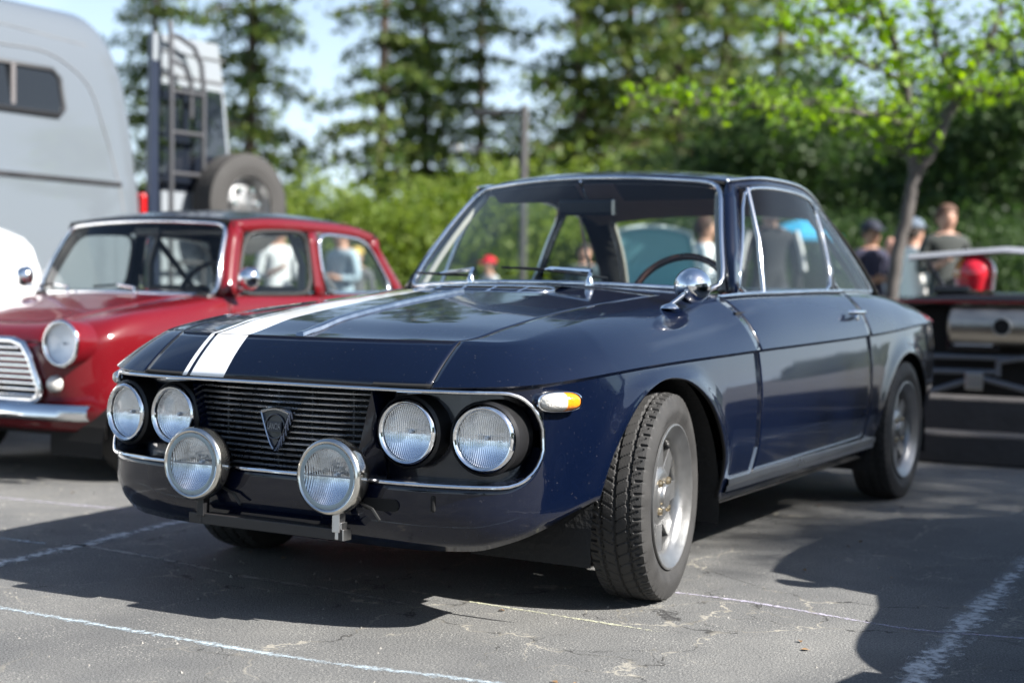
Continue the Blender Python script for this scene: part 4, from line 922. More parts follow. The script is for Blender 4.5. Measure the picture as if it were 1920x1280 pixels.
    g = G(); g.box((0, .9, .22), (1.2, 2.3, .06)); g.box((0, .38, .45), (1.2, .02, .5)); g.box((0, .05, .35), (.66, .7, .2)); g.box((0, 2.1, .5), (1.1, .02, .5)); g.build('underbody', DARK, parent)
    g = G(); g.box((0, .48, .775), (1.16, .18, .06)); g.build('dashboard', VINYL, parent, bevel=.02)
    for x in (-.3, .3):
        g = G(); g.box((x, 1.12, .60), (.44, .10, .48)); g.box((x, .9, .38), (.44, .45, .14)); g.build('seat', SEAT, parent, bevel=.04)
    g = G(); g.tube([(-.50, 1.15, .3), (-.52, 1.14, .95), (-.44, 1.13, 1.12), (.44, 1.13, 1.12), (.52, 1.14, .95), (.50, 1.15, .3)], .02, 8)
    g.build('roll_bar', mat('roll_bar_grey', (.10, .10, .105), .4), parent, smooth=50)
    for sg in (1, -1):
        g = G(); g.tube([(sg*.48, 1.15, 1.08), (sg*.50, 1.75, .55)], .018, 8); g.build('roll_bar_stay', MATS['roll_bar_grey'], parent, smooth=50)
    g = G(); g.tube([(.30+.17*math.cos(a), .68+.07*math.sin(a), .80+.15*math.sin(a)) for a in np.linspace(0, 2*math.pi, 40)[:-1]], .012, 8, closed=True); g.build('steering_wheel', BLACKP, parent, smooth=50)
    g = G(); g.box((0, .60, 1.10), (.17, .02, .05)); g.build('rear_view_mirror', BLACKP, parent, bevel=.01)
    for x, m_ in ((.18, -.12), (-.26, -.52)):
        w = bpy.data.objects.new('wiper', None); COL.objects.link(w); w.parent = parent
        g = G(); g.tube([(x, .325, .80), (x, .33, .825), ((x+m_)/2, .365, .84)], .007, 6); g.build('arm', CHROME, w)
        g = G(); g.tube([(x-.02, .345, .828), ((x+m_)/2, .365, .838), (m_, .36+.05*m_*m_, .828)], .006, 6); g.build('blade', BLACKP, w)
SMALL_TYRE = make_tyre_mesh('small_tyre', .245, .140, .150, False)
mini = thing('small_saloon', 'small dark red saloon with a black roof and chrome slatted grille', 'car', (-2.755, .985, 0), 0, 'parked small cars')
make_mini(mini, MRED, MROOF)
def repaint(tree, old, new):
    for o in [tree]+list(tree.children_recursive):
        if o.type == 'MESH' and o.data.materials and o.data.materials[0] in old: o.data = o.data.copy(); o.data.materials[0] = new
MWHITE = paint('white_paint', (.72, .73, .74)); MGREEN = paint('dark_green_paint', (.010, .020, .016))
ww = thing('white_estate', 'plain white car glimpsed at the left edge behind the red saloon', 'car', (-4.60, .0, 0), 0, 'parked small cars')
def ring2(y, w, zl, zh): return [(-w, y, zl), (-w*1.02, y, (zl+zh)*.5), (-w*.93, y, zh-.06), (-w*.75, y, zh), (0, y, zh+.03), (w*.75, y, zh), (w*.93, y, zh-.06), (w*1.02, y, (zl+zh)*.5), (w, y, zl)]
g = G(); g.sheet([resample(ring2(*a), 33) for a in ((2.02, .50, .45, .90), (1.98, .66, .34, 1.02), (1.85, .74, .28, 1.12), (1.55, .77, .25, 1.19), (.9, .78, .25, 1.22), (0, .77, .25, 1.20), (-.6, .75, .25, .90), (-1.6, .70, .28, .80), (-2.0, .55, .4, .65))]); g.build('body', MWHITE, ww, smooth=50)
for sg in (1, -1):
    g = G(); g.sheet([[(sg*(.797-.06*(z-.8)), y, z) for y in np.linspace(-.3, .75, 8)] for z in (.80, .95, 1.08)]); g.build('side_window', mat('dark_glass', (.008, .009, .010), .05, coat=.5), ww)
    for y in (-1.2, 1.3):
        e = bpy.data.objects.new('wheel', None); COL.objects.link(e); e.parent = ww; e.location = (sg*.70, y, .29); e.scale = (1.2, 1.18, 1.18); e.rotation_euler = (0, 0, 0 if sg > 0 else math.pi); link('tyre', SMALL_TYRE, RUBBER, e)
        g = G(); g.lathe([(.07, .142), (.05, .12), (.03, .05), (.031, .001)], 24, 'x'); g.build('hub_cap', STEEL, e, smooth=40)
g = G(); g.box((0, 2.0, .55), (1.45, .14, .12)); g.build('bumper', TRIMB, ww, bevel=.03)
nb = copy_tree(mini); nb.location = (2.86, -.02, 0); nb.scale = (1.0, 1.12, 1.02); tag(nb, 'dark green car beyond the frame casting the curved shadow at right', 'car', 'parked small cars'); repaint(nb, (MRED, MROOF), MGREEN); nb.name = 'small_saloon'
MGREY = paint('charcoal_paint', (.016, .017, .019)); MBLUE = paint('midnight_paint', (.006, .010, .024))
for x, pm, lab in ((5.55, MGREY, 'unseen charcoal car added second to the right for its reflection'), (8.25, MBLUE, 'unseen midnight blue car added third to the right for its reflection')):
    c = copy_tree(mini); c.location = (x, .15, 0); c.scale = (1.1, 1.15, 1.05); c.name = 'small_saloon'; tag(c, lab, 'car', 'parked small cars'); repaint(c, (MRED, MROOF), pm)  # unseen cars, added as dark silhouettes for the door reflections
# ------------------------------------------------------------------ tall grey camper van (local: rear left corner at the origin, nose towards -y)
VG = paint('van_grey_paint', (.112, .128, .145)); VGL = paint('van_light_panel', (.22, .24, .26)); VDK = mat('van_black_plastic', (.02, .02, .022), .45, var=.2)
vx, vy = -5.66, 4.45
van = thing('camper_van', 'tall pale grey high-roof van with its rear door swung open', 'van', (vx, vy, float(gz(vx, vy)))); van.scale = (1, 1, 1.045)
prof = [(0, .48), (.03, .55), (.035, .9), (.03, 1.3), (.015, 1.62), (-.0, 1.66), (-.02, 1.95), (-.06, 2.3), (-.115, 2.55), (-.20, 2.72), (-.36, 2.82), (-.7, 2.86), (-1.0, 2.87)]
pz = np.array(prof); prof = spline(np.arange(len(prof)), pz, np.linspace(0, len(prof)-1, 46))
def ring(y, sl, inset):
    half = [(x-inset*(1 if z > .5 else .5), z) for x, z in prof]; P = [(x, y-sl*np.interp(z, [1.3, 1.8, 2.3, 2.6, 2.9], [0, .03, .09, .17, .34]), z-inset*(.6 if z > 2.5 else 0)) for x, z in half]
    return P+[(-2.0-p[0], p[1], p[2]) for p in P[::-1][1:]]
st = [(0.0, 1, .075), (-.02, 1, .035), (-.05, 1, .012), (-.10, 1, 0), (-.35, .85, 0), (-.8, .55, 0), (-1.4, .25, 0), (-2.2, 0, 0), (-4.6, 0, .0), (-5.0, -.4, .02), (-5.4, -1.2, .05)]
g = G(); rows = [ring(*s_) for s_ in st]; g.sheet(rows); g.build('body', VG, van, smooth=35)
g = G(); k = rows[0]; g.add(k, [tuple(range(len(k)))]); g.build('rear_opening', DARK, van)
side_x = lambda z: float(np.interp(z, prof[:, 1], prof[:, 0]))
def side_line(pts, r, m, nm, out=.004):
    g = G(); g.tube([(side_x(z)+out, y, z) for y, z in resample([(a, b, 0) for a, b in pts], 40)[:, :2]], r, 6); return g.build(nm, m, van, smooth=60)
GRV = mat('van_seam', (.12, .125, .13), .6)
side_line([(-3.5, 1.60), (-1.5, 1.60), (-.24, 1.595)], .022, VDK, 'side_moulding', -.006)
side_line([(-3.5, 2.47), (-1.3, 2.46), (-.75, 2.43), (-.50, 2.28), (-.38, 2.0), (-.27, 1.66), (-.22, 1.40)], .010, GRV, 'panel_seam', -.004)
side_line([(-3.5, 2.60), (-1.2, 2.60), (-.45, 2.56)], .008, GRV, 'roof_seam', -.004)
# window
g = G(); wz0, wz1 = 2.03, 2.34; P = [(-2.1, wz0+.04), (-2.06, wz0), (-.80, wz0), (-.75, wz0+.05), (-.77, wz1-.05), (-.83, wz1), (-2.06, wz1), (-2.1, wz1-.04)]
vw = bpy.data.objects.new('side_window', None); COL.objects.link(vw); vw.parent = van
g.add([(side_x(z)+.010, y, z) for y, z in P], [tuple(range(8))]); g.build('pane', mat('dark_glass', (.008, .009, .010), .05, coat=.5), vw)
g = G(); g.tube(round_loop([(side_x(z)+.008, y, z) for y, z in P], 0), .020, 6, closed=True); g.build('window_frame', VDK, vw, smooth=60)
g = G(); g.box((side_x(2.18)+.012, -1.20, 2.185), (.02, .035, .30)); g.build('window_post', mat('window_grey', (.13, .12, .12), .5), vw)
g = G(); g.box((-.02, .004, 1.34), (.10, .05, .42)); g.build('tail_light', mat('tail_red', (.55, .01, .012), .2, coat=.6), van, bevel=.02)
# wheels
for y in (-1.0, -4.4):
    for sx in (-.16, -1.84):
        e = bpy.data.objects.new('wheel', None); COL.objects.link(e); e.parent = van; e.location = (sx, y, .36); e.rotation_euler = (0, 0, 0 if sx > -1 else math.pi); e.scale = (1.4, 1.46, 1.46)
        link('tyre', SMALL_TYRE, RUBBER, e); g = G(); g.lathe([(.07, .142), (.05, .12), (.02, .10), (.04, .04), (.041, .001)], 30, 'x'); g.build('rim', STEEL, e, smooth=40)
# open rear door, hinged at the corner, its outer face towards +x
dr = bpy.data.objects.new('rear_door', None); COL.objects.link(dr); dr.parent = van; dr.location = (.06, .03, 0); dr.rotation_euler = (0, 0, R(-4))
yf = lambda z: .86-np.interp(z, [1.3, 1.8, 2.3, 2.75], [0, .035, .10, .18]); yn = lambda z: np.interp(z, [1.3, 2.0, 2.75], [0, .0, .02])
zz = np.linspace(.62, 2.72, 22)
g = G(); g.sheet([[(x_, yn(z)+(yf(z)-yn(z))*u, z) for u in np.linspace(0, 1, 6)] for z in zz for x_ in (.0,)])
o = g.build('door_skin', VGL, dr); solid(o, .06)
g = G(); g.sheet([[(.006, .07+yn(z)+(yf(z)-.10-yn(z))*u, z) for u in np.linspace(0, 1, 5)] for z in np.linspace(1.58, 2.36, 10)]); g.build('door_window', mat('blue_black_glass', (.010, .013, .02), .03, coat=1.0), dr)
g = G(); g.sheet([[(.008, -.02+.09*u+yn(z), z) for u in (0, 1)] for z in np.linspace(.62, 2.52, 12)]); g.build('door_edge', mat('navy_plastic', (.012, .018, .035), .4), dr)
for z_, w_ in ((2.43, .02), (2.60, .012)):
    g = G(); g.box((.006, .42, z_), (.012, .66, w_)); g.build('door_crease', GRV, dr)
LAD = mat('ladder_grey', (.085, .085, .09), .4, .5)
ld = bpy.data.objects.new('ladder', None); COL.objects.link(ld); ld.parent = dr
for y_, zt in ((.10, 2.80), (.43, 2.66)):
    g = G(); g.tube([(.11, y_, .75), (.11, y_, 2.2), (.10, y_-.0, zt-.05), (.09, y_, zt)] if y_ < .2 else [(.11, y_, .75), (.11, y_, 2.35), (.105, y_-.02, 2.52), (.10, y_-.09, 2.64), (.09, .20, 2.70), (.08, .11, 2.71)], .020, 8); g.build('rail', LAD, ld, smooth=60)
g = G(); g.tube([(.10, .31, 2.12), (.10, .31, 2.36), (.10, .25, 2.48), (.09, .12, 2.53)], .018, 8); g.build('grab_rail', LAD, ld, smooth=60)
for z_ in (1.05, 1.38, 1.70, 2.00, 2.30):
    g = G(); g.tube([(.11, .10, z_), (.11, .43, z_)], .017, 8); g.build('rung', LAD, ld, smooth=60)
sp = bpy.data.objects.new('spare_wheel', None); COL.objects.link(sp); sp.parent = dr; sp.location = (.24, .70, 1.50); sp.rotation_euler = (0, 0, R(-6))
BIGT = make_tyre_mesh('spare_tyre', .385, .215, .26, True)
link('tyre', BIGT, mat('dusty_rubber', (.04, .038, .036), .85, var=.3, bump=.3, bscale=90), sp); BIGT.materials[0] = MATS['dusty_rubber']
g = G(); g.lathe([(.10, .218), (.115, .205), (.08, .19), (.03, .17), (.05, .10), (.06, .05), (.065, .001)], 40, 'x'); g.build('rim', ALLOY, sp, smooth=40)
g = G(); g.tube([(-.2, 0, 0), (0, 0, 0)], .05, 10); g.build('carrier', VDK, sp)
for k in range(6):
    g = G(); g.lathe([(.05, .03), (.075, .026), (.078, .001)], 10, 'x', (0, .115*math.cos(k*R(60)), .115*math.sin(k*R(60)))); g.build('bolt_cap', CHROME, sp, smooth=40)
# ------------------------------------------------------------------ open-engined racing buggy at the head of the bay, seen from behind
bx, by = .53, 5.35
bug = thing('racing_buggy', 'low black open-engined racing car with silver muffler and tube frame', 'car', (bx, by, 0), R(4))
TUB = mat('frame_grey', (.11, .12, .14), .4, .3, var=.15); BLK = mat('gloss_black', (.012, .012, .014), .2, coat=.6)
fr_ = bpy.data.objects.new('rear_frame', None); COL.objects.link(fr_); fr_.parent = bug
for k, (a, b) in enumerate([((-.62, -.22, .17), (.62, -.22, .17)), ((-.62, -.22, .47), (.62, -.22, .47)), ((-.62, -.22, .17), (-.60, -.22, .80)), ((.62, -.22, .17), (.60, -.22, .80)), ((-.58, -.23, .19), (-.12, -.23, .35)), ((-.10, -.23, .35), (.58, -.23, .19)),
                            ((0, -.235, .45), (.58, -.235, .55)), ((-.62, -.22, .38), (0, -.22, .385)), ((.25, -.22, .80), (.62, -.22, .45)), ((0, -.22, .36), (0, -.22, .46))]):
    g = G(); g.tube([a, b], .017, 8); g.build('tube', TUB, fr_, smooth=60)
g = G(); g.box((-.13, -.25, .33), (.10, .02, .10)); g.build('frame_plate', STEEL, fr_, bevel=.004)
g = G(); g.box((-.14, -.245, .55), (.30, .012, .075)); g.build('number_plate', BLK, bug, bevel=.004)
g = G(); g.box((-.14, -.253, .55), (.22, .004, .028)); g.build('plate_bar', mat('plate_grey', (.35, .36, .38), .5), bug)
mf = bpy.data.objects.new('muffler', None); COL.objects.link(mf); mf.parent = bug
g = G(); g.lathe([(-.25, .001), (-.25, .105), (-.235, .118), (.22, .118), (.235, .105), (.235, .001)], 40, 'x', (-.03, -.20, .655)); g.build('can', mat('muffler_steel', (.34, .32, .29), .36, 1.0, var=.3, vscale=8), mf, smooth=40)
g = G(); g.lathe([(-.345, .001), (-.345, .042), (-.20, .044)], 24, 'y', (.03, 0, .655)); g.build('outlet', DARK, mf, smooth=40)
g = G(); g.lathe([(-.35, .046), (-.35, .052), (-.2, .052)], 24, 'y', (.03, 0, .655)); g.build('outlet_lip', STEEL, mf, smooth=40)
g = G(); P = []
for y, z in ((-.26, .80), (-.24, .835), (-.05, .85), (.5, .86), (1.5, .80)): P.append([(x, y, z-.10*(abs(x)/.72)**4) for x in np.linspace(-.72, .72, 15)])
g.sheet(P); o = g.build('rear_deck', BLK, bug, smooth=60); solid(o, .03)
g = G(); g.box((0, -.25, .795), (1.3, .02, .012)); g.build('deck_lip', mat('red_lip', (.25, .01, .012), .4), bug)
g = G(); g.box((0, .3, .50), (1.1, .8, .55)); g.box((0, 1.4, .42), (1.3, 1.6, .5)); g.build('engine_bay', DARK, bug)
for sx in (-.28, .40):
    g = G(); g.box((sx, -.10, .865), (.22, .24, .055)); g.build('air_scoop', BLK, bug, bevel=.02)
g = G(); P = []
for dy, dz in ((-.10, 0), (-.05, .028), (.06, .034), (.14, .008), (.06, -.008), (-.05, -.012), (-.10, 0)): P.append([(x, -.05+dy, 1.095+dz-.045*abs(x)/.55*(abs(x) > .0)) for x in np.linspace(-.55, .75, 15)])
g.sheet(P); g.build('rear_wing', mat('wing_silver', (.48, .48, .50), .35, .6), bug, smooth=50)
for sx in (-.48, .62):
    g = G(); g.tube([(sx, -.02, 1.07), (sx*.9, .05, .98), (sx*.75, .12, .85)], .012, 8); g.build('wing_stay', TUB, bug, smooth=60)
for sx in (-1, 1):
    for y in (.15, 2.2):
        e = bpy.data.objects.new('wheel', None); COL.objects.link(e); e.parent = bug; e.location = (sx*.78, y, .29); e.rotation_euler = (0, 0, 0 if sx > 0 else math.pi); e.scale = (1.5, 1.18, 1.18)
        link('tyre', SMALL_TYRE, RUBBER, e); g = G(); g.lathe([(.07, .142), (.05, .12), (.02, .10), (.04, .04), (.041, .001)], 30, 'x'); g.build('rim', ALLOY, e, smooth=40)
hm = thing('helmet', 'glossy red racing helmet resting on the black engine deck', 'helmet', (.36, 5.30, .862), R(200))
def helmet_mat():
    m = mat('helmet_red', (.55, .012, .025), .2, coat=1.0); return m
g = G(); P = []
for t in np.linspace(0, 1, 14):
    a = t*math.pi*.60; r = .132*math.sin(a) if t > 0 else .001; P.append([(r*math.cos(w)*1.0, r*math.sin(w)*1.18, .105+.132*math.cos(a)) for w in np.linspace(0, 2*math.pi, 33)])
P.append([(p[0]*.95, p[1]*.95, 0) for p in P[-1]]); g.sheet(P); g.build('shell', helmet_mat(), hm, smooth=60)
g = G(); g.sheet([[(r*math.sin(w), -r*1.18*math.cos(w), z) for w in np.linspace(-1.2, 1.2, 15)] for z, r in ((.07, .1335), (.10, .1355), (.135, .1325))]); g.build('visor', mat('visor_dark', (.02, .02, .025), .05, coat=1), hm, smooth=60)
g = G(); g.sheet([[(.1345*math.sin(a)*math.cos(w), .1345*1.18*math.sin(a)*math.sin(w), .106+.1345*math.cos(a)) for a in np.linspace(.1, 1.75, 12)] for w in (R(5), R(22), R(40))]); g.build('gold_stripe', mat('helmet_gold', (.55, .22, .04), .25, coat=1), hm, smooth=60)
hm.scale = (.95, .95, .95)

# ------------------------------------------------------------------ light-blue car with its bonnet up, far behind
AQUA = paint('aqua_paint', (.20, .44, .50))
p0 = at_px(1222, 14.5); aq = thing('aqua_saloon', 'light blue old saloon behind, its bonnet raised', 'car', p0, R(24)); aq.scale = (.72, .8, .88)
g = G()
g.sheet([ring2(*a) for a in ((-2.0, .60, .35, .70), (-1.9, .72, .28, .82), (-1.2, .80, .25, .92), (-.6, .82, .25, .98), (.6, .82, .25, .98), (1.4, .80, .27, .95), (2.0, .72, .32, .88), (2.15, .6, .4, .75))]); g.build('body', AQUA, aq, smooth=50)
g = G(); g.sheet([ring2(*a) for a in ((-.62, .66, .97, 1.0), (-.25, .60, .97, 1.40), (.1, .58, .97, 1.50), (.7, .58, .97, 1.47), (1.15, .62, .97, 1.02))]); g.build('cabin', mat('aqua_cabin_glass', (.02, .03, .035), .05, coat=1), aq, smooth=40)
g = G(); g.sheet([[(x, y, z-.03*(abs(x)/.6)**2) for x in np.linspace(-.6, .6, 9)] for y, z in ((-.15, 1.53), (.2, 1.56), (.75, 1.52))]); o = g.build('roof', AQUA, aq, smooth=60); solid(o, .03)
g = G(); P = []
for t in np.linspace(0, 1, 10): P.append([(x*(1-.22*t*t), -.72-.42*t+.10*t*t, 1.0+.86*t-.06*(abs(x)/.6)**2) for x in np.linspace(-.66, .66, 11)])
g.sheet(P); o = g.build('raised_bonnet', AQUA, aq, smooth=60); solid(o, .035)
g = G(); g.tube([(.655*(1-.22*t*t)*1.0, -.73-.42*t+.10*t*t, 1.0+.86*t-.055) for t in np.linspace(0, 1, 10)], .022, 6); g.tube([(x*.78, -1.05, 1.80+.06*(1-(abs(x)/.6)**2)) for x in np.linspace(-.66, .66, 9)], .022, 6); g.build('bonnet_edge', mat('pale_edge', (.60, .66, .68), .4), aq, smooth=60)
for sx in (-1, 1):
    for y in (-1.25, 1.3):
        e = bpy.data.objects.new('wheel', None); COL.objects.link(e); e.parent = aq; e.location = (sx*.72, y, .30); e.scale = (1.2, 1.22, 1.22); e.rotation_euler = (0, 0, 0 if sx > 0 else math.pi)
        link('tyre', SMALL_TYRE, RUBBER, e); g = G(); g.lathe([(.07, .142), (.05, .12), (.03, .05), (.031, .001)], 24, 'x'); g.build('hub_cap', CHROME, e, smooth=40)
# blue parasol
p0 = at_px(1500, 22); cp = thing('parasol', 'small blue parasol seen through the coupe side window', 'parasol', p0, R(20))
g = G(); rim_ = [(.62*math.cos(a), .62*math.sin(a), 2.10) for a in np.linspace(0, 2*math.pi, 9)]; g.sheet([[(0, 0, 2.36)]*9, [(p[0]*.5, p[1]*.5, 2.27) for p in rim_], rim_, [(p[0], p[1], 2.03) for p in rim_]]); g.build('canopy', mat('canopy_blue', (.02, .28, .48), .7), cp)
g = G(); g.tube([(0, 0, 0), (0, 0, 2.36)], .022, 8); g.build('pole', STEEL, cp)

# ------------------------------------------------------------------ lamp posts, rail
POLE = mat('galvanised_pole', (.10, .095, .092), .5, .4, var=.2)
x, y, z = at_px(979, 26); lp = thing('lamp_post', 'tall grey parking lot lamp post with a single side arm', 'lamp post', (x, y, z))
HT = 4.12-z
g = G(); g.tube([(0, 0, 0), (0, 0, HT)], .075, 8); g.lathe([(0, .20), (.6, .20), (.62, .1)], 16, 'z'); g.build('pole', POLE, lp, smooth=50)
g = G(); a = -rt*1.0; g.tube([(0, 0, HT-.10), (a[0]*.5, a[1]*.5, HT-.12), (a[0]*.75, a[1]*.75, HT-.14)], .05, 6); g.build('arm', VDK, lp)
g = G(); g.box((a[0]*.70, a[1]*.70, HT-.15), (.46, .30, .12), Matrix.Rotation(YAW*-1, 3, 'Z')); g.build('lamp_head', VDK, lp, bevel=.03)
x, y, z = at_px(882, 46); lp2 = thing('floodlight_post', 'thin far post carrying a row of pale floodlights', 'lamp post', (x, y, z)); HT = 5.1-z
g = G(); g.tube([(0, 0, 0), (0, 0, HT)], .07, 8); g.build('pole', POLE, lp2)
g = G(); g.tube([(-.55*rt[0], -.55*rt[1], HT), (.55*rt[0], .55*rt[1], HT)], .04, 6); g.build('cross_bar', POLE, lp2)
for k in (-.5, 0, .5):
    g = G(); g.box((k*rt[0], k*rt[1], HT+.13), (.30, .20, .22)); g.build('floodlight', mat('floodlight_pale', (.62, .58, .55), .4), lp2, bevel=.03)
RAIL = mat('pale_rail', (.36, .35, .33), .6, var=.2)
P = [at_px(px, d) for px, d in ((560, 31), (700, 29), (860, 27.5), (1050, 26))]; rl = thing('guard_rail', 'low pale guard rail along the far hedge', 'rail', P[0])
g = G(); g.tube([(p[0]-P[0][0], p[1]-P[0][1], p[2]-P[0][2]+1.25) for p in P], .085, 6); g.build('beam', RAIL, rl)
for p in resample(P, 9):
    g = G(); g.box((p[0]-P[0][0], p[1]-P[0][1], p[2]-P[0][2]+.6), (.10, .10, 1.2)); g.build('post', RAIL, rl)

# ------------------------------------------------------------------ people
def person(px, d, label, shirt, trousers=(.03, .035, .05), hair=(.03, .02, .015), cap=None, height=1.74, face=0.0, arms='down', skin=(.42, .24, .17), bald=False, stripe=None):
    x, y, z = at_px(px, d); s_ = height/1.74
    e = thing('person', label, 'person', (x, y, z), face, 'people standing about the lot')
    me = bpy.data.meshes.new('skeleton'); J = {}
    def v(n_, co, r, par=None): J[n_] = (len(J), co, r, par)
    v('pel', (0, 0, .96), (.150, .105)); v('wst', (0, .0, 1.10), (.140, .10), 'pel'); v('chs', (0, .01, 1.30), (.165, .115), 'wst'); v('upc', (0, .015, 1.41), (.145, .095), 'chs'); v('nek', (0, .01, 1.50), (.055, .058), 'upc')
    v('hd0', (0, -.005, 1.565), (.068, .080), 'nek'); v('hd1', (0, -.005, 1.64), (.076, .092), 'hd0'); v('hd2', (0, .005, 1.70), (.062, .075), 'hd1'); v('nose', (0, -.098, 1.622), (.011, .014), 'hd1')
    for sg, q in ((1, 'l'), (-1, 'r')):
        v(q+'ear', (sg*.082, .01, 1.625), (.010, .022), 'hd1')
        v(q+'sho', (sg*.185, .012, 1.415), (.062, .062), 'upc')
        if arms == 'folded': el, wr, hd = (sg*.235, .02, 1.15), (sg*.06, -.19, 1.16), (-sg*.05, -.205, 1.18)
        elif arms == 'bent': el, wr, hd = (sg*.235, .03, 1.14), (sg*.17, -.20, 1.20), (sg*.13, -.27, 1.24)
        else: el, wr, hd = (sg*.235, .03, 1.13), (sg*.245, -.03, .90), (sg*.245, -.05, .83)
        v(q+'elb', el, (.045, .045), q+'sho'); v(q+'wri', wr, (.030, .030), q+'elb'); v(q+'pal', hd, (.034, .022), q+'wri')
        dv = np.array(hd)-np.array(wr); dv /= np.linalg.norm(dv)
        for k, o in enumerate((-.024, -.008, .008, .024)): v(q+'f%d' % k, tuple(np.array(hd)+dv*(.085-.01*abs(k-1.5))+np.array([0, o, 0]) if arms == 'down' else np.array(hd)+dv*.07+np.array([0, 0, o])), (.008, .008), q+'pal')
        v(q+'thb', tuple(np.array(hd)+dv*.02+np.array([-sg*.02, -.04, .0])), (.010, .010), q+'pal')
        v(q+'hip', (sg*.095, 0, .90), (.095, .098), 'pel'); v(q+'kne', (sg*.11, -.01, .50), (.060, .062), q+'hip'); v(q+'ank', (sg*.115, .02, .09), (.040, .044), q+'kne'); v(q+'toe', (sg*.125, -.15, .035), (.040, .030), q+'ank')
    V = [tuple(c*s_ for c in q[1]) for q in J.values()]; E_ = [(q[0], J[q[3]][0]) for q in J.values() if q[3]]
    me.from_pydata(V, E_, []); o = bpy.data.objects.new('tmp', me); COL.objects.link(o)
    sk = o.modifiers.new('skin', 'SKIN'); sk.use_smooth_shade = True
    for q in J.values():
        me.skin_vertices[0].data[q[0]].radius = (q[2][0]*s_, q[2][1]*s_); me.skin_vertices[0].data[q[0]].use_root = q[0] == 0
    su = o.modifiers.new('sub', 'SUBSURF'); su.levels = 2
    dg = bpy.context.evaluated_depsgraph_get(); m2 = bpy.data.meshes.new_from_object(o.evaluated_get(dg)); bpy.data.objects.remove(o)
    SK = mat('skin_%d' % int(skin[0]*1000), skin, .5); sm = mat('cloth_%d_%d_%d' % tuple(int(c*1000) for c in shirt), shirt, .85, bump=.2, bscale=60); tm = mat('cloth_%d_%d_%d' % tuple(int(c*1000) for c in trousers), trousers, .85); shoe = mat('shoe', (.03, .025, .02), .6)
    m2.materials.clear()
    for q in (SK, sm, tm, shoe): m2.materials.append(q)
    for f in m2.polygons:
        c = f.center/s_; ax = abs(c.x)
        f.material_index = 0 if (c.z > 1.475 and ax < .13) or (arms == 'down' and c.z < .90 and ax > .20) or (arms != 'down' and c.y < -.13 and c.z > 1.0) else 1 if c.z > .99 or (ax > .20 and c.z > .85) else 2 if c.z > .10 else 3
    m2.shade_smooth(); b = link('body', m2, SK, e)
    HM = mat('hair_%d' % int(hair[0]*1000), hair, .7, bump=.5, bscale=120)
    if not bald:
        g = G(); P = []
        for t in np.linspace(0, 1, 9):
            a_ = t*math.pi*.62; P.append([(.094*math.sin(a_)*math.cos(w), .012+.110*math.sin(a_)*math.sin(w)*(1 if math.sin(w) > 0 else .90), 1.655+.100*math.cos(a_)-(.05*t*t if math.sin(w) > .2 else 0)+(.05*t*t if math.sin(w) < -.5 else 0)) for w in np.linspace(0, 2*math.pi, 25)])
        g.sheet([[tuple(c*s_ for c in p) for p in r] for r in P]); g.build('hair', HM, e, smooth=60)
    for sg in (1, -1):
        g = G(); g.lathe([(-.006, .001), (-.004, .009), (.004, .010)], 10, 'y', (sg*.031*s_, -.088*s_, 1.648*s_)); g.build('eye', mat('eye_dark', (.02, .015, .012), .2), e)
    g = G(); g.tube([(-.022*s_, -.083*s_, 1.578*s_), (0, -.090*s_, 1.575*s_), (.022*s_, -.083*s_, 1.578*s_)], .005*s_, 6); g.build('mouth', mat('lip', (.25, .10, .08), .5), e)
    if cap:
        CM = mat('cap_%d_%d' % (int(cap[0]*1000), int(cap[2]*1000)), cap, .8); g = G(); P = []
        for t in np.linspace(0, 1, 8):
            a_ = t*math.pi*.5; P.append([(.100*math.sin(a_)*math.cos(w), .008+.118*math.sin(a_)*math.sin(w), 1.675+.098*math.cos(a_)) for w in np.linspace(0, 2*math.pi, 25)])
        g.sheet(P); g.sheet([[(r*math.sin(w)*.85, -.10-.085*k*math.cos(w*.9), 1.682-.022*k) for w in np.linspace(-1.1, 1.1, 11)] for k, r in ((0, .105), (1, .10))])
        g.V = [tuple(c*s_ for c in p) for p in g.V]; g.build('cap', CM, e, smooth=60)
    if stripe:
        g = G(); g.tube([(-.20*s_, .06*s_, 1.46*s_), (-.245*s_, .07*s_, 1.30*s_), (-.275*s_, .07*s_, 1.13*s_)], .028*s_, 6); g.tube([(.20*s_, .06*s_, 1.46*s_), (.245*s_, .07*s_, 1.30*s_), (.275*s_, .07*s_, 1.13*s_)], .028*s_, 6); g.build('sleeve_stripe', mat('pale_stripe', stripe, .8), e, smooth=60)
    return e
person(1632, 14.5, 'person in a navy cap and navy t-shirt left of the tree trunk', (.022, .022, .045), cap=(.015, .018, .032), arms='folded', face=R(60), skin=(.30, .16, .10))
person(1672, 17, 'bald person in a pale shirt half hidden behind the tree trunk', (.32, .33, .36), face=R(-20), bald=True, height=1.80, skin=(.50, .27, .20))
person(1712, 14.2, 'person in a white top and grey cap right of the tree trunk', (.78, .77, .73), cap=(.10, .13, .17), face=R(150), arms='bent')
person(1772, 13.8, 'tall person with brown hair in a dark olive jacket behind the racing car', (.040, .045, .042), hair=(.10, .05, .03), face=R(40), height=1.86, arms='bent')
person(1442, 12.2, 'grey-haired person in a black jacket with pale sleeve stripes, seen through the coupe', (.018, .018, .022), hair=(.35, .33, .31), face=R(215), height=1.76, stripe=(.45, .45, .46))
person(1322, 14, 'person in a white shirt seen at the right edge of the windscreen', (.72, .74, .78), hair=(.06, .03, .02), face=R(120), arms='bent')
person(1095, 18, 'dark-haired person seen between the rear pillars of the coupe', (.03, .05, .06), hair=(.02, .015, .012), face=R(30), height=1.70)
person(916, 21, 'person in a bright red cap seen through the windscreen', (.42, .43, .45), cap=(.55, .01, .02), face=R(-30), height=1.66)
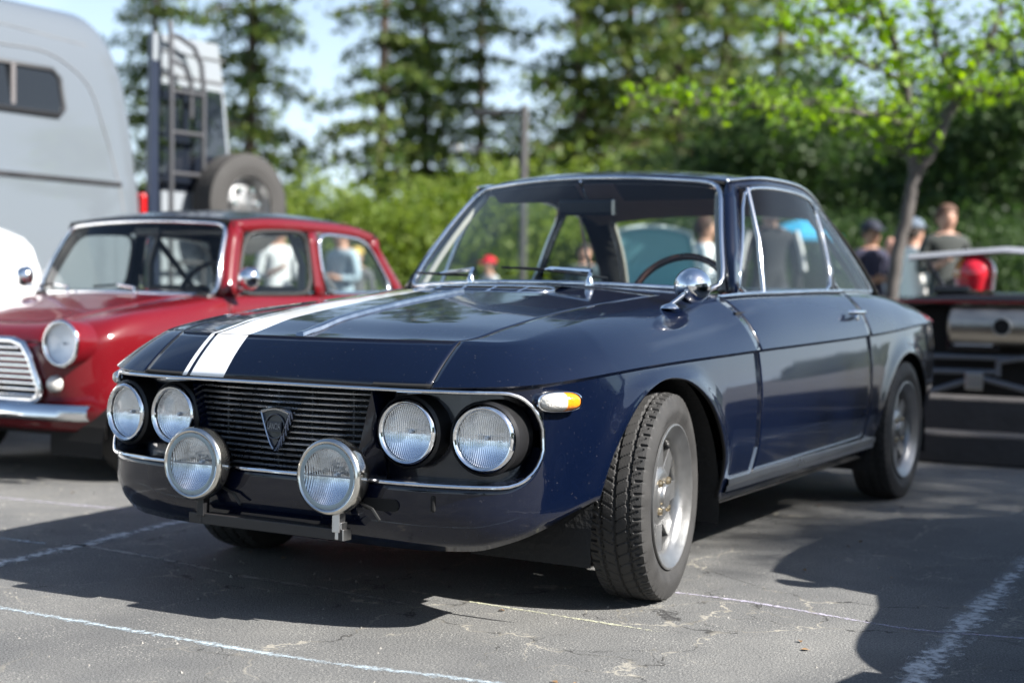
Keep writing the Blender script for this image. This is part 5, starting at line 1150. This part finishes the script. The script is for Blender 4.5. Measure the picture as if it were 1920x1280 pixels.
person(522, 15, 'person in a white and grey jacket seen through the red car door window', (.45, .46, .48), hair=(.10, .07, .05), face=R(70), arms='bent', height=1.72)
person(640, 15.5, 'person in a pale blue shirt seen through the red car rear side window', (.30, .38, .44), hair=(.22, .14, .08), face=R(-10), arms='folded', height=1.72)
person(668, 19, 'person with yellowish hat seen far behind the red car rear window', (.10, .10, .10), cap=(.50, .34, .08), face=R(20), height=1.66)
# ------------------------------------------------------------------ vegetation
def leaf_mesh(name, C, size, rs, aspect=.6, droop=0.0, m=None, flat=0.0):
    """small folded leaf quads at centres C, sizes size"""
    N = len(C); a = rs.normal(size=(N, 3)); a[:, 2] = a[:, 2]*(1-flat)-droop; a /= np.linalg.norm(a, axis=1)[:, None]
    b = rs.normal(size=(N, 3)); b -= a*np.sum(a*b, 1)[:, None]; b /= np.linalg.norm(b, axis=1)[:, None]
    s_ = (np.asarray(size)*np.ones(N))[:, None]; n_ = np.cross(a, b)
    V = np.stack([C-a*s_*.5, C+b*s_*aspect*.5+n_*s_*.10, C+a*s_*.5, C-b*s_*aspect*.5+n_*s_*.10], 1).reshape(-1, 3)
    me = bpy.data.meshes.new(name); me.vertices.add(4*N); me.vertices.foreach_set('co', V.ravel().astype(np.float32))
    me.loops.add(4*N); me.loops.foreach_set('vertex_index', np.arange(4*N, dtype=np.int32)); me.polygons.add(N)
    me.polygons.foreach_set('loop_start', np.arange(0, 4*N, 4, dtype=np.int32)); me.polygons.foreach_set('loop_total', np.full(N, 4, dtype=np.int32)); me.update(calc_edges=True)
    me.materials.append(m); return me
CONI = leafmat('conifer_needles', (.034, .076, .018), (.135, .170, .036), .35); DARKG = leafmat('dark_leaves', (.016, .038, .012), (.055, .095, .024), .3)  # DARKG has the shade of backlit trees put into its leaf colour
BUSHG = leafmat('bush_leaves', (.075, .125, .020), (.18, .23, .040), .4); NEARG = leafmat('fresh_leaves', (.085, .17, .018), (.22, .33, .03), .5)
BARK = mat('redwood_bark', (.085, .058, .042), .9, var=.4, vscale=5, bump=.6, bscale=14); BARK2 = mat('grey_bark', (.075, .066, .060), .9, var=.4, vscale=12, bump=.6, bscale=40)
def conifer_mesh(seed, H, Rb, z0):
    rs = np.random.default_rng(seed); C = []; S = []; br = G(); z = z0
    while z < H:
        f = (1-(z-z0)/(H-z0))
        for k in range(rs.integers(6, 10)):
            az = rs.uniform(0, 2*math.pi); L_ = Rb*f**.8*rs.uniform(.45, 1.15)+.2; dro = rs.uniform(.05, .40); n_ = max(3, int(L_/.24)); zb = z+rs.normal()*.10
            dirv = np.array([math.cos(az), math.sin(az), 0]); br.tube([(0, 0, zb), tuple(dirv*L_*.5+np.array([0, 0, zb-.02*L_])), tuple(dirv*L_+np.array([0, 0, zb-dro*L_]))], [.04, .025, .008], 4, caps=False)
            for j in range(n_):
                u = (j+.7)/n_; p = dirv*L_*u+np.array([0, 0, zb-dro*L_*u*u]); w = .10+.24*(1-u)*min(1, L_/2)+.06
                q = rs.integers(6, 10); C.append(p+rs.normal(size=(q, 3))*np.array([w, w, .10])+np.array([0, 0, -.08])); S.append(rs.uniform(.18, .40, q))
        z += rs.uniform(.50, .90)
    g = G(); g.tube([(0, 0, -1), (0, 0, H*.3), (.1, .05, H*.65), (.1, .1, H)], [.22, .17, .10, .02], 8); k = len(g.V); g.add(br.V, br.F)
    return g, leaf_mesh('conifer_crown', np.concatenate(C), np.concatenate(S), rs, .38, .25, CONI)
def broad_mesh(seed, rx, rz, nclump, per, size, m, hz):
    rs = np.random.default_rng(seed); C = []
    for k in range(nclump):
        d = rs.normal(size=3); d /= np.linalg.norm(d); r = rs.uniform(.35, 1)**.6; c = d*np.array([rx, rx, rz])*r; c[2] += hz
        cr = rs.uniform(.16, .30)*rx
        C.append(c+rs.normal(size=(per, 3))*cr*np.array([.6, .6, .45]))
    C = np.concatenate(C); C = C[C[:, 2] > .05]
    return leaf_mesh('crown', C, rs.uniform(.6, 1.25, len(C))*size, rs, .62, .15, m)
CT = [conifer_mesh(11, 16, 3.0, 1.4), conifer_mesh(12, 18, 3.1, 2.2), conifer_mesh(13, 15, 3.1, .8)]; CTM = []
for g_, cm in CT:
    me = bpy.data.meshes.new('trunk'); me.from_pydata(g_.V, [], g_.F); me.materials.append(BARK); me.shade_smooth(); CTM.append((me, cm))
def tree(name, tm, cm, px, d, label, sc=1.0, cat='tree', group='trees behind the lot', rz=None, dx=0):
    x, y, z = at_px(px, d); e = thing(name, label, cat, (x, y, z-.1), random.uniform(0, 6.28) if rz is None else rz, group); e.scale = (sc, sc, sc)
    if tm: link('trunk', tm, BARK, e)
    link('crown', cm, CONI, e); return e
for k, (px, d, v_, sc, lab) in enumerate([
    (290, 54, 0, 1.2, 'tall conifer directly behind the van ladder'), (468, 50, 1, 1.2, 'tall sparse redwood right of the van ladder'), (556, 60, 2, .52, 'short pointed conifer left of the open sky gap'),
    (712, 48, 0, 1.22, 'leftmost tall redwood right of the sky gap'), (796, 56, 1, 1.2, 'tall redwood left of the floodlight post'), (900, 54, 0, 1.15, 'tall slender redwood behind the floodlight post'), (975, 70, 2, .70, 'lower conifer behind the lamp post'),
    (1085, 46, 2, 1.2, 'dense dark conifer right of the lamp post'), (1170, 50, 1, 1.35, 'dense tall conifer above the coupe windscreen'), (1270, 45, 2, 1.2, 'dense conifer above the coupe roof corner'), (1350, 52, 1, 1.3, 'tall conifer left of the fresh green leaves'), (1450, 58, 0, 1.4, 'conifer behind the outer fresh green twigs')]):
    tree('conifer_tree', CTM[v_][0], CTM[v_][1], px, d, lab, sc)
def trunk_mesh(h, r, seed):
    rs = np.random.default_rng(seed); g = G(); g.tube([(0, 0, -.5), (.05, 0, h*.5), (-.05, .1, h)], [r, r*.8, r*.45], 8)
    for k in range(7):
        a_ = rs.uniform(0, 6.28); b0 = h*rs.uniform(.5, .95); L_ = rs.uniform(1.0, 2.0); g.tube([(0, 0, b0), (math.cos(a_)*L_*.5, math.sin(a_)*L_*.5, b0+L_*.45), (math.cos(a_)*L_, math.sin(a_)*L_, b0+L_*.7)], [r*.4, r*.25, r*.08], 6, caps=False)
    me = bpy.data.meshes.new('trunk'); me.from_pydata(g.V, [], g.F); me.materials.append(BARK2); me.shade_smooth(); return me
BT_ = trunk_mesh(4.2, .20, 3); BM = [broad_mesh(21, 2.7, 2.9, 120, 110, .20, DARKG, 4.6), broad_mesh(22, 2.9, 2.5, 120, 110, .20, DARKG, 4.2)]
for k, (px, d, v_, sc, lab) in enumerate([
    (1490, 36, 0, 1.0, 'dark leafy tree above the coupe side windows'), (1545, 40, 1, 1.0, 'dark leafy tree left of the near trunk'), (1450, 52, 1, 1.35, 'large dark tree rising behind the leafy row'), (1815, 32, 0, .8, 'dark leafy tree right of the near trunk'), (1915, 30, 1, 1.0, 'dark leafy tree at the right edge'),
    (1890, 46, 1, 1.3, 'large shaded tree behind the right edge'), (1400, 44, 1, 1.0, 'dark leafy tree between conifers and coupe roof'), (1210, 38, 0, .72, 'low dark tree behind the coupe roof'), (1320, 36, 1, .75, 'low dark tree seen above the roof corner')]):
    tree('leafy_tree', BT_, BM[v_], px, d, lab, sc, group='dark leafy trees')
BU = [broad_mesh(31, 1.7, 1.75, 75, 110, .13, BUSHG, 1.75), broad_mesh(32, 2.0, 1.6, 75, 110, .13, BUSHG, 1.65)]
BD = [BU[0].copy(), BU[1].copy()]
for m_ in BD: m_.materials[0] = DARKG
for k, (px, d, v_, sc, lab) in enumerate([
    (545, 32, 0, 1.15, 'bright green bush beside the spare wheel'), (640, 30, 1, 1.22, 'large bright bush above the red car roof end'), (742, 29, 0, 1.02, 'bright rounded bush right of the red car'), (838, 33, 1, 1.20, 'bush below the floodlight post'), (925, 32, 0, 1.35, 'bright bush left of the lamp post'), (1020, 31, 1, 1.25, 'bush right of the lamp post behind the windscreen'),
    (1110, 35, 0, 1.45, 'bush above the middle of the windscreen'), (1215, 30, 1, .95, 'bush behind the light blue car'), (470, 36, 1, 1.2, 'bush behind the spare wheel'), (380, 36, 0, 1.1, 'bush behind the van door'), (1330, 28, 0, .95, 'bush seen through the right of the windscreen'), (1450, 27, 1, .95, 'bush seen through the coupe side window'), (1560, 27, 0, .9, 'bush seen through the rear quarter window'), (1660, 29, 1, .95, 'bush behind the standing group'), (1850, 27, 0, .95, 'bush behind the racing car'), (1945, 25, 1, .8, 'bush at the right edge beyond the racing car')]):
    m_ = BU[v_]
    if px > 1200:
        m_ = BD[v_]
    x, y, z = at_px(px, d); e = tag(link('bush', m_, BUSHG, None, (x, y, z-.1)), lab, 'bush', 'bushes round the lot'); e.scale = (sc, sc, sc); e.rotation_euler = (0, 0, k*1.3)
# near tree with fresh leaves
nt_x, nt_y, nt_z = at_px(1668, 12); nt = thing('young_tree', 'young tree with grey forked trunk and fresh bright leaves', 'tree', (nt_x, nt_y, nt_z))
O = np.array([nt_x, nt_y, nt_z])
def L3(px, py, d): return depth_pt(px, py, d)-O
limbs = [([L3(1662, 760, 12), L3(1668, 600, 12), L3(1684, 480, 12), L3(1708, 370, 12), L3(1716, 325, 12)], [.064, .060, .058, .056, .054]),
         ([L3(1714, 330, 12), L3(1706, 250, 12), L3(1698, 150, 11.9), L3(1672, 70, 11.8), L3(1650, 10, 11.7), L3(1620, -70, 11.6)], [.048, .042, .036, .030, .024, .015]),
         ([L3(1716, 328, 12), L3(1752, 265, 12), L3(1790, 195, 12.1), L3(1830, 120, 12.2), L3(1880, 80, 12.3), L3(1960, 50, 12.5)], [.054, .050, .044, .036, .030, .02]),
         ([L3(1790, 195, 12.1), L3(1772, 130, 12.3), L3(1752, 60, 12.5), L3(1740, -40, 12.6)], [.03, .026, .02, .012]),
         ([L3(1800, 180, 12.1), L3(1850, 178, 11.8), L3(1930, 176, 11.5)], [.03, .024, .014]), ([L3(1830, 120, 12.2), L3(1870, 40, 12.2), L3(1885, -60, 12.3)], [.028, .022, .012]),
         ([L3(1704, 235, 12), L3(1640, 215, 11.6), L3(1540, 205, 11.3), L3(1420, 200, 11.0), L3(1330, 195, 10.8), L3(1225, 190, 10.6)], [.022, .018, .014, .011, .008, .004]),
         ([L3(1698, 150, 11.9), L3(1620, 120, 11.6), L3(1530, 90, 11.3), L3(1470, 60, 11.2)], [.020, .016, .011, .006]), ([L3(1672, 70, 11.8), L3(1600, 30, 11.6), L3(1520, 20, 11.4)], [.018, .012, .006]),
         ([L3(1710, 300, 12), L3(1650, 265, 12.4), L3(1560, 235, 12.7), L3(1470, 235, 12.9)], [.016, .013, .009, .005])]
g = G(); rs = np.random.default_rng(5); LC = []
for P, r in limbs:
    P = resample(P, 4*len(P)); rr = np.interp(np.linspace(0, 1, len(P)), np.linspace(0, 1, len(r)), r); g.tube(P+rs.normal(size=P.shape)*.008, rr, 8)
    if r[0] < .06:
        for i in range(1, len(P)):
            if rr[i] > .045: continue
            for t in range(3):
                dv = rs.normal(size=3); dv /= np.linalg.norm(dv); dv[2] = abs(dv[2])*.6; L_ = rs.uniform(.12, .42); q = P[i]+dv*L_
                g.tube([P[i], (P[i]+q)/2+np.array([0, 0, .03]), q], [min(.008, rr[i]), .005, .003], 4, caps=False)
                n_ = rs.integers(4, 10); LC.append(P[i]+dv*L_*rs.uniform(.3, 1.1, (n_, 1))+rs.normal(size=(n_, 3))*.055)
g.build('trunk', BARK2, nt, smooth=60)
LC = np.concatenate(LC); link('crown', leaf_mesh('crown', LC, rs.uniform(.055, .115, len(LC)), rs, .62, .2, NEARG), NEARG, nt)
# wooded rise closing the view
g = G(); P = []
for d, h in ((62, -1.2), (75, 2.5), (95, 5.5), (130, 8)): P.append([tuple(depth_pt(px, 540, d)[:2])+(h+.6*math.sin(px*.013+d)+.4*math.sin(px*.031),) for px in range(-2200, 4200, 100)])
g.sheet(P); hl = g.build('wooded_hill', mat('hill_green', (.022, .034, .014), .95, var=.6, vscale=.4), smooth=60); hl['kind'] = 'structure'
# trees on the near side of the lot, outside the frame (they show as reflections in the paint, and one shades the bay)
for k, (x, y, v_, sc, lab) in enumerate([(30, 4, 0, .55, 'conifer far beyond the right edge of the view'), (33, 16, 2, .6, 'conifer far right of the racing car beyond the frame'), (34, -8, 1, .5, 'conifer beyond the lot to the right of the camera'), (16, -34, 2, .6, 'conifer behind the photographer to the right'), (-26, -30, 1, .55, 'conifer behind the photographer to the left')]):
    e = thing('conifer_tree', lab, 'tree', (x, y, -.1), k*1.1, 'trees on the near side of the lot'); e.scale = (sc*1.4, sc*1.4, sc)
    link('trunk', CTM[v_][0], BARK, e); link('crown', CTM[v_][1], CONI, e)
x, y = 12.4, 3.3; e = thing('leafy_tree', 'tall leafy tree beyond the right edge that shades part of the bay', 'tree', (x, y, 0), 0, 'trees on the near side of the lot')
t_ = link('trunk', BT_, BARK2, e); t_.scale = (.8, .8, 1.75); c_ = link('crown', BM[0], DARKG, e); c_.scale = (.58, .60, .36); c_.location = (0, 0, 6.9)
for k, (x, y, v_, sc, lab) in enumerate([(27, -13, 0, 1.0, 'leafy tree lining the lot far right of the photographer'), (29, -6, 1, 1.1, 'leafy tree lining the lot right of the dark car'), (26, 1, 0, 1.0, 'leafy tree lining the lot level with the coupe'), (28, 8, 1, 1.15, 'leafy tree lining the lot right of the sleepers'), (27, 15, 0, 1.05, 'leafy tree lining the lot right of the racing car'), (28, 23, 1, 1.2, 'leafy tree lining the lot at its far right corner'), (6, -27, 0, 1.0, 'leafy tree behind the photographer'), (-8, -30, 1, 1.1, 'leafy tree behind the photographer to the left')]):
    e = thing('leafy_tree', lab, 'tree', (x, y, -.1), k*.9, 'trees on the near side of the lot'); e.scale = (sc*1.3, sc*1.3, sc)
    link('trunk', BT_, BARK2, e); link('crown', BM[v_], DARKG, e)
for k in range(10):  # unseen row added to fill the low reflections in the flank with dark
    y = -15+k*4.3; o = tag(link('bush', BD[k % 2], DARKG, None, (22.5+1.5*math.sin(k*2.1), y, -.1)), 'unseen dark bush added at right to darken the paint reflections', 'bush', 'bushes round the lot'); o.scale = (1.35, 1.5, .8+.25*(k % 3)); o.rotation_euler = (0, 0, k*.8)
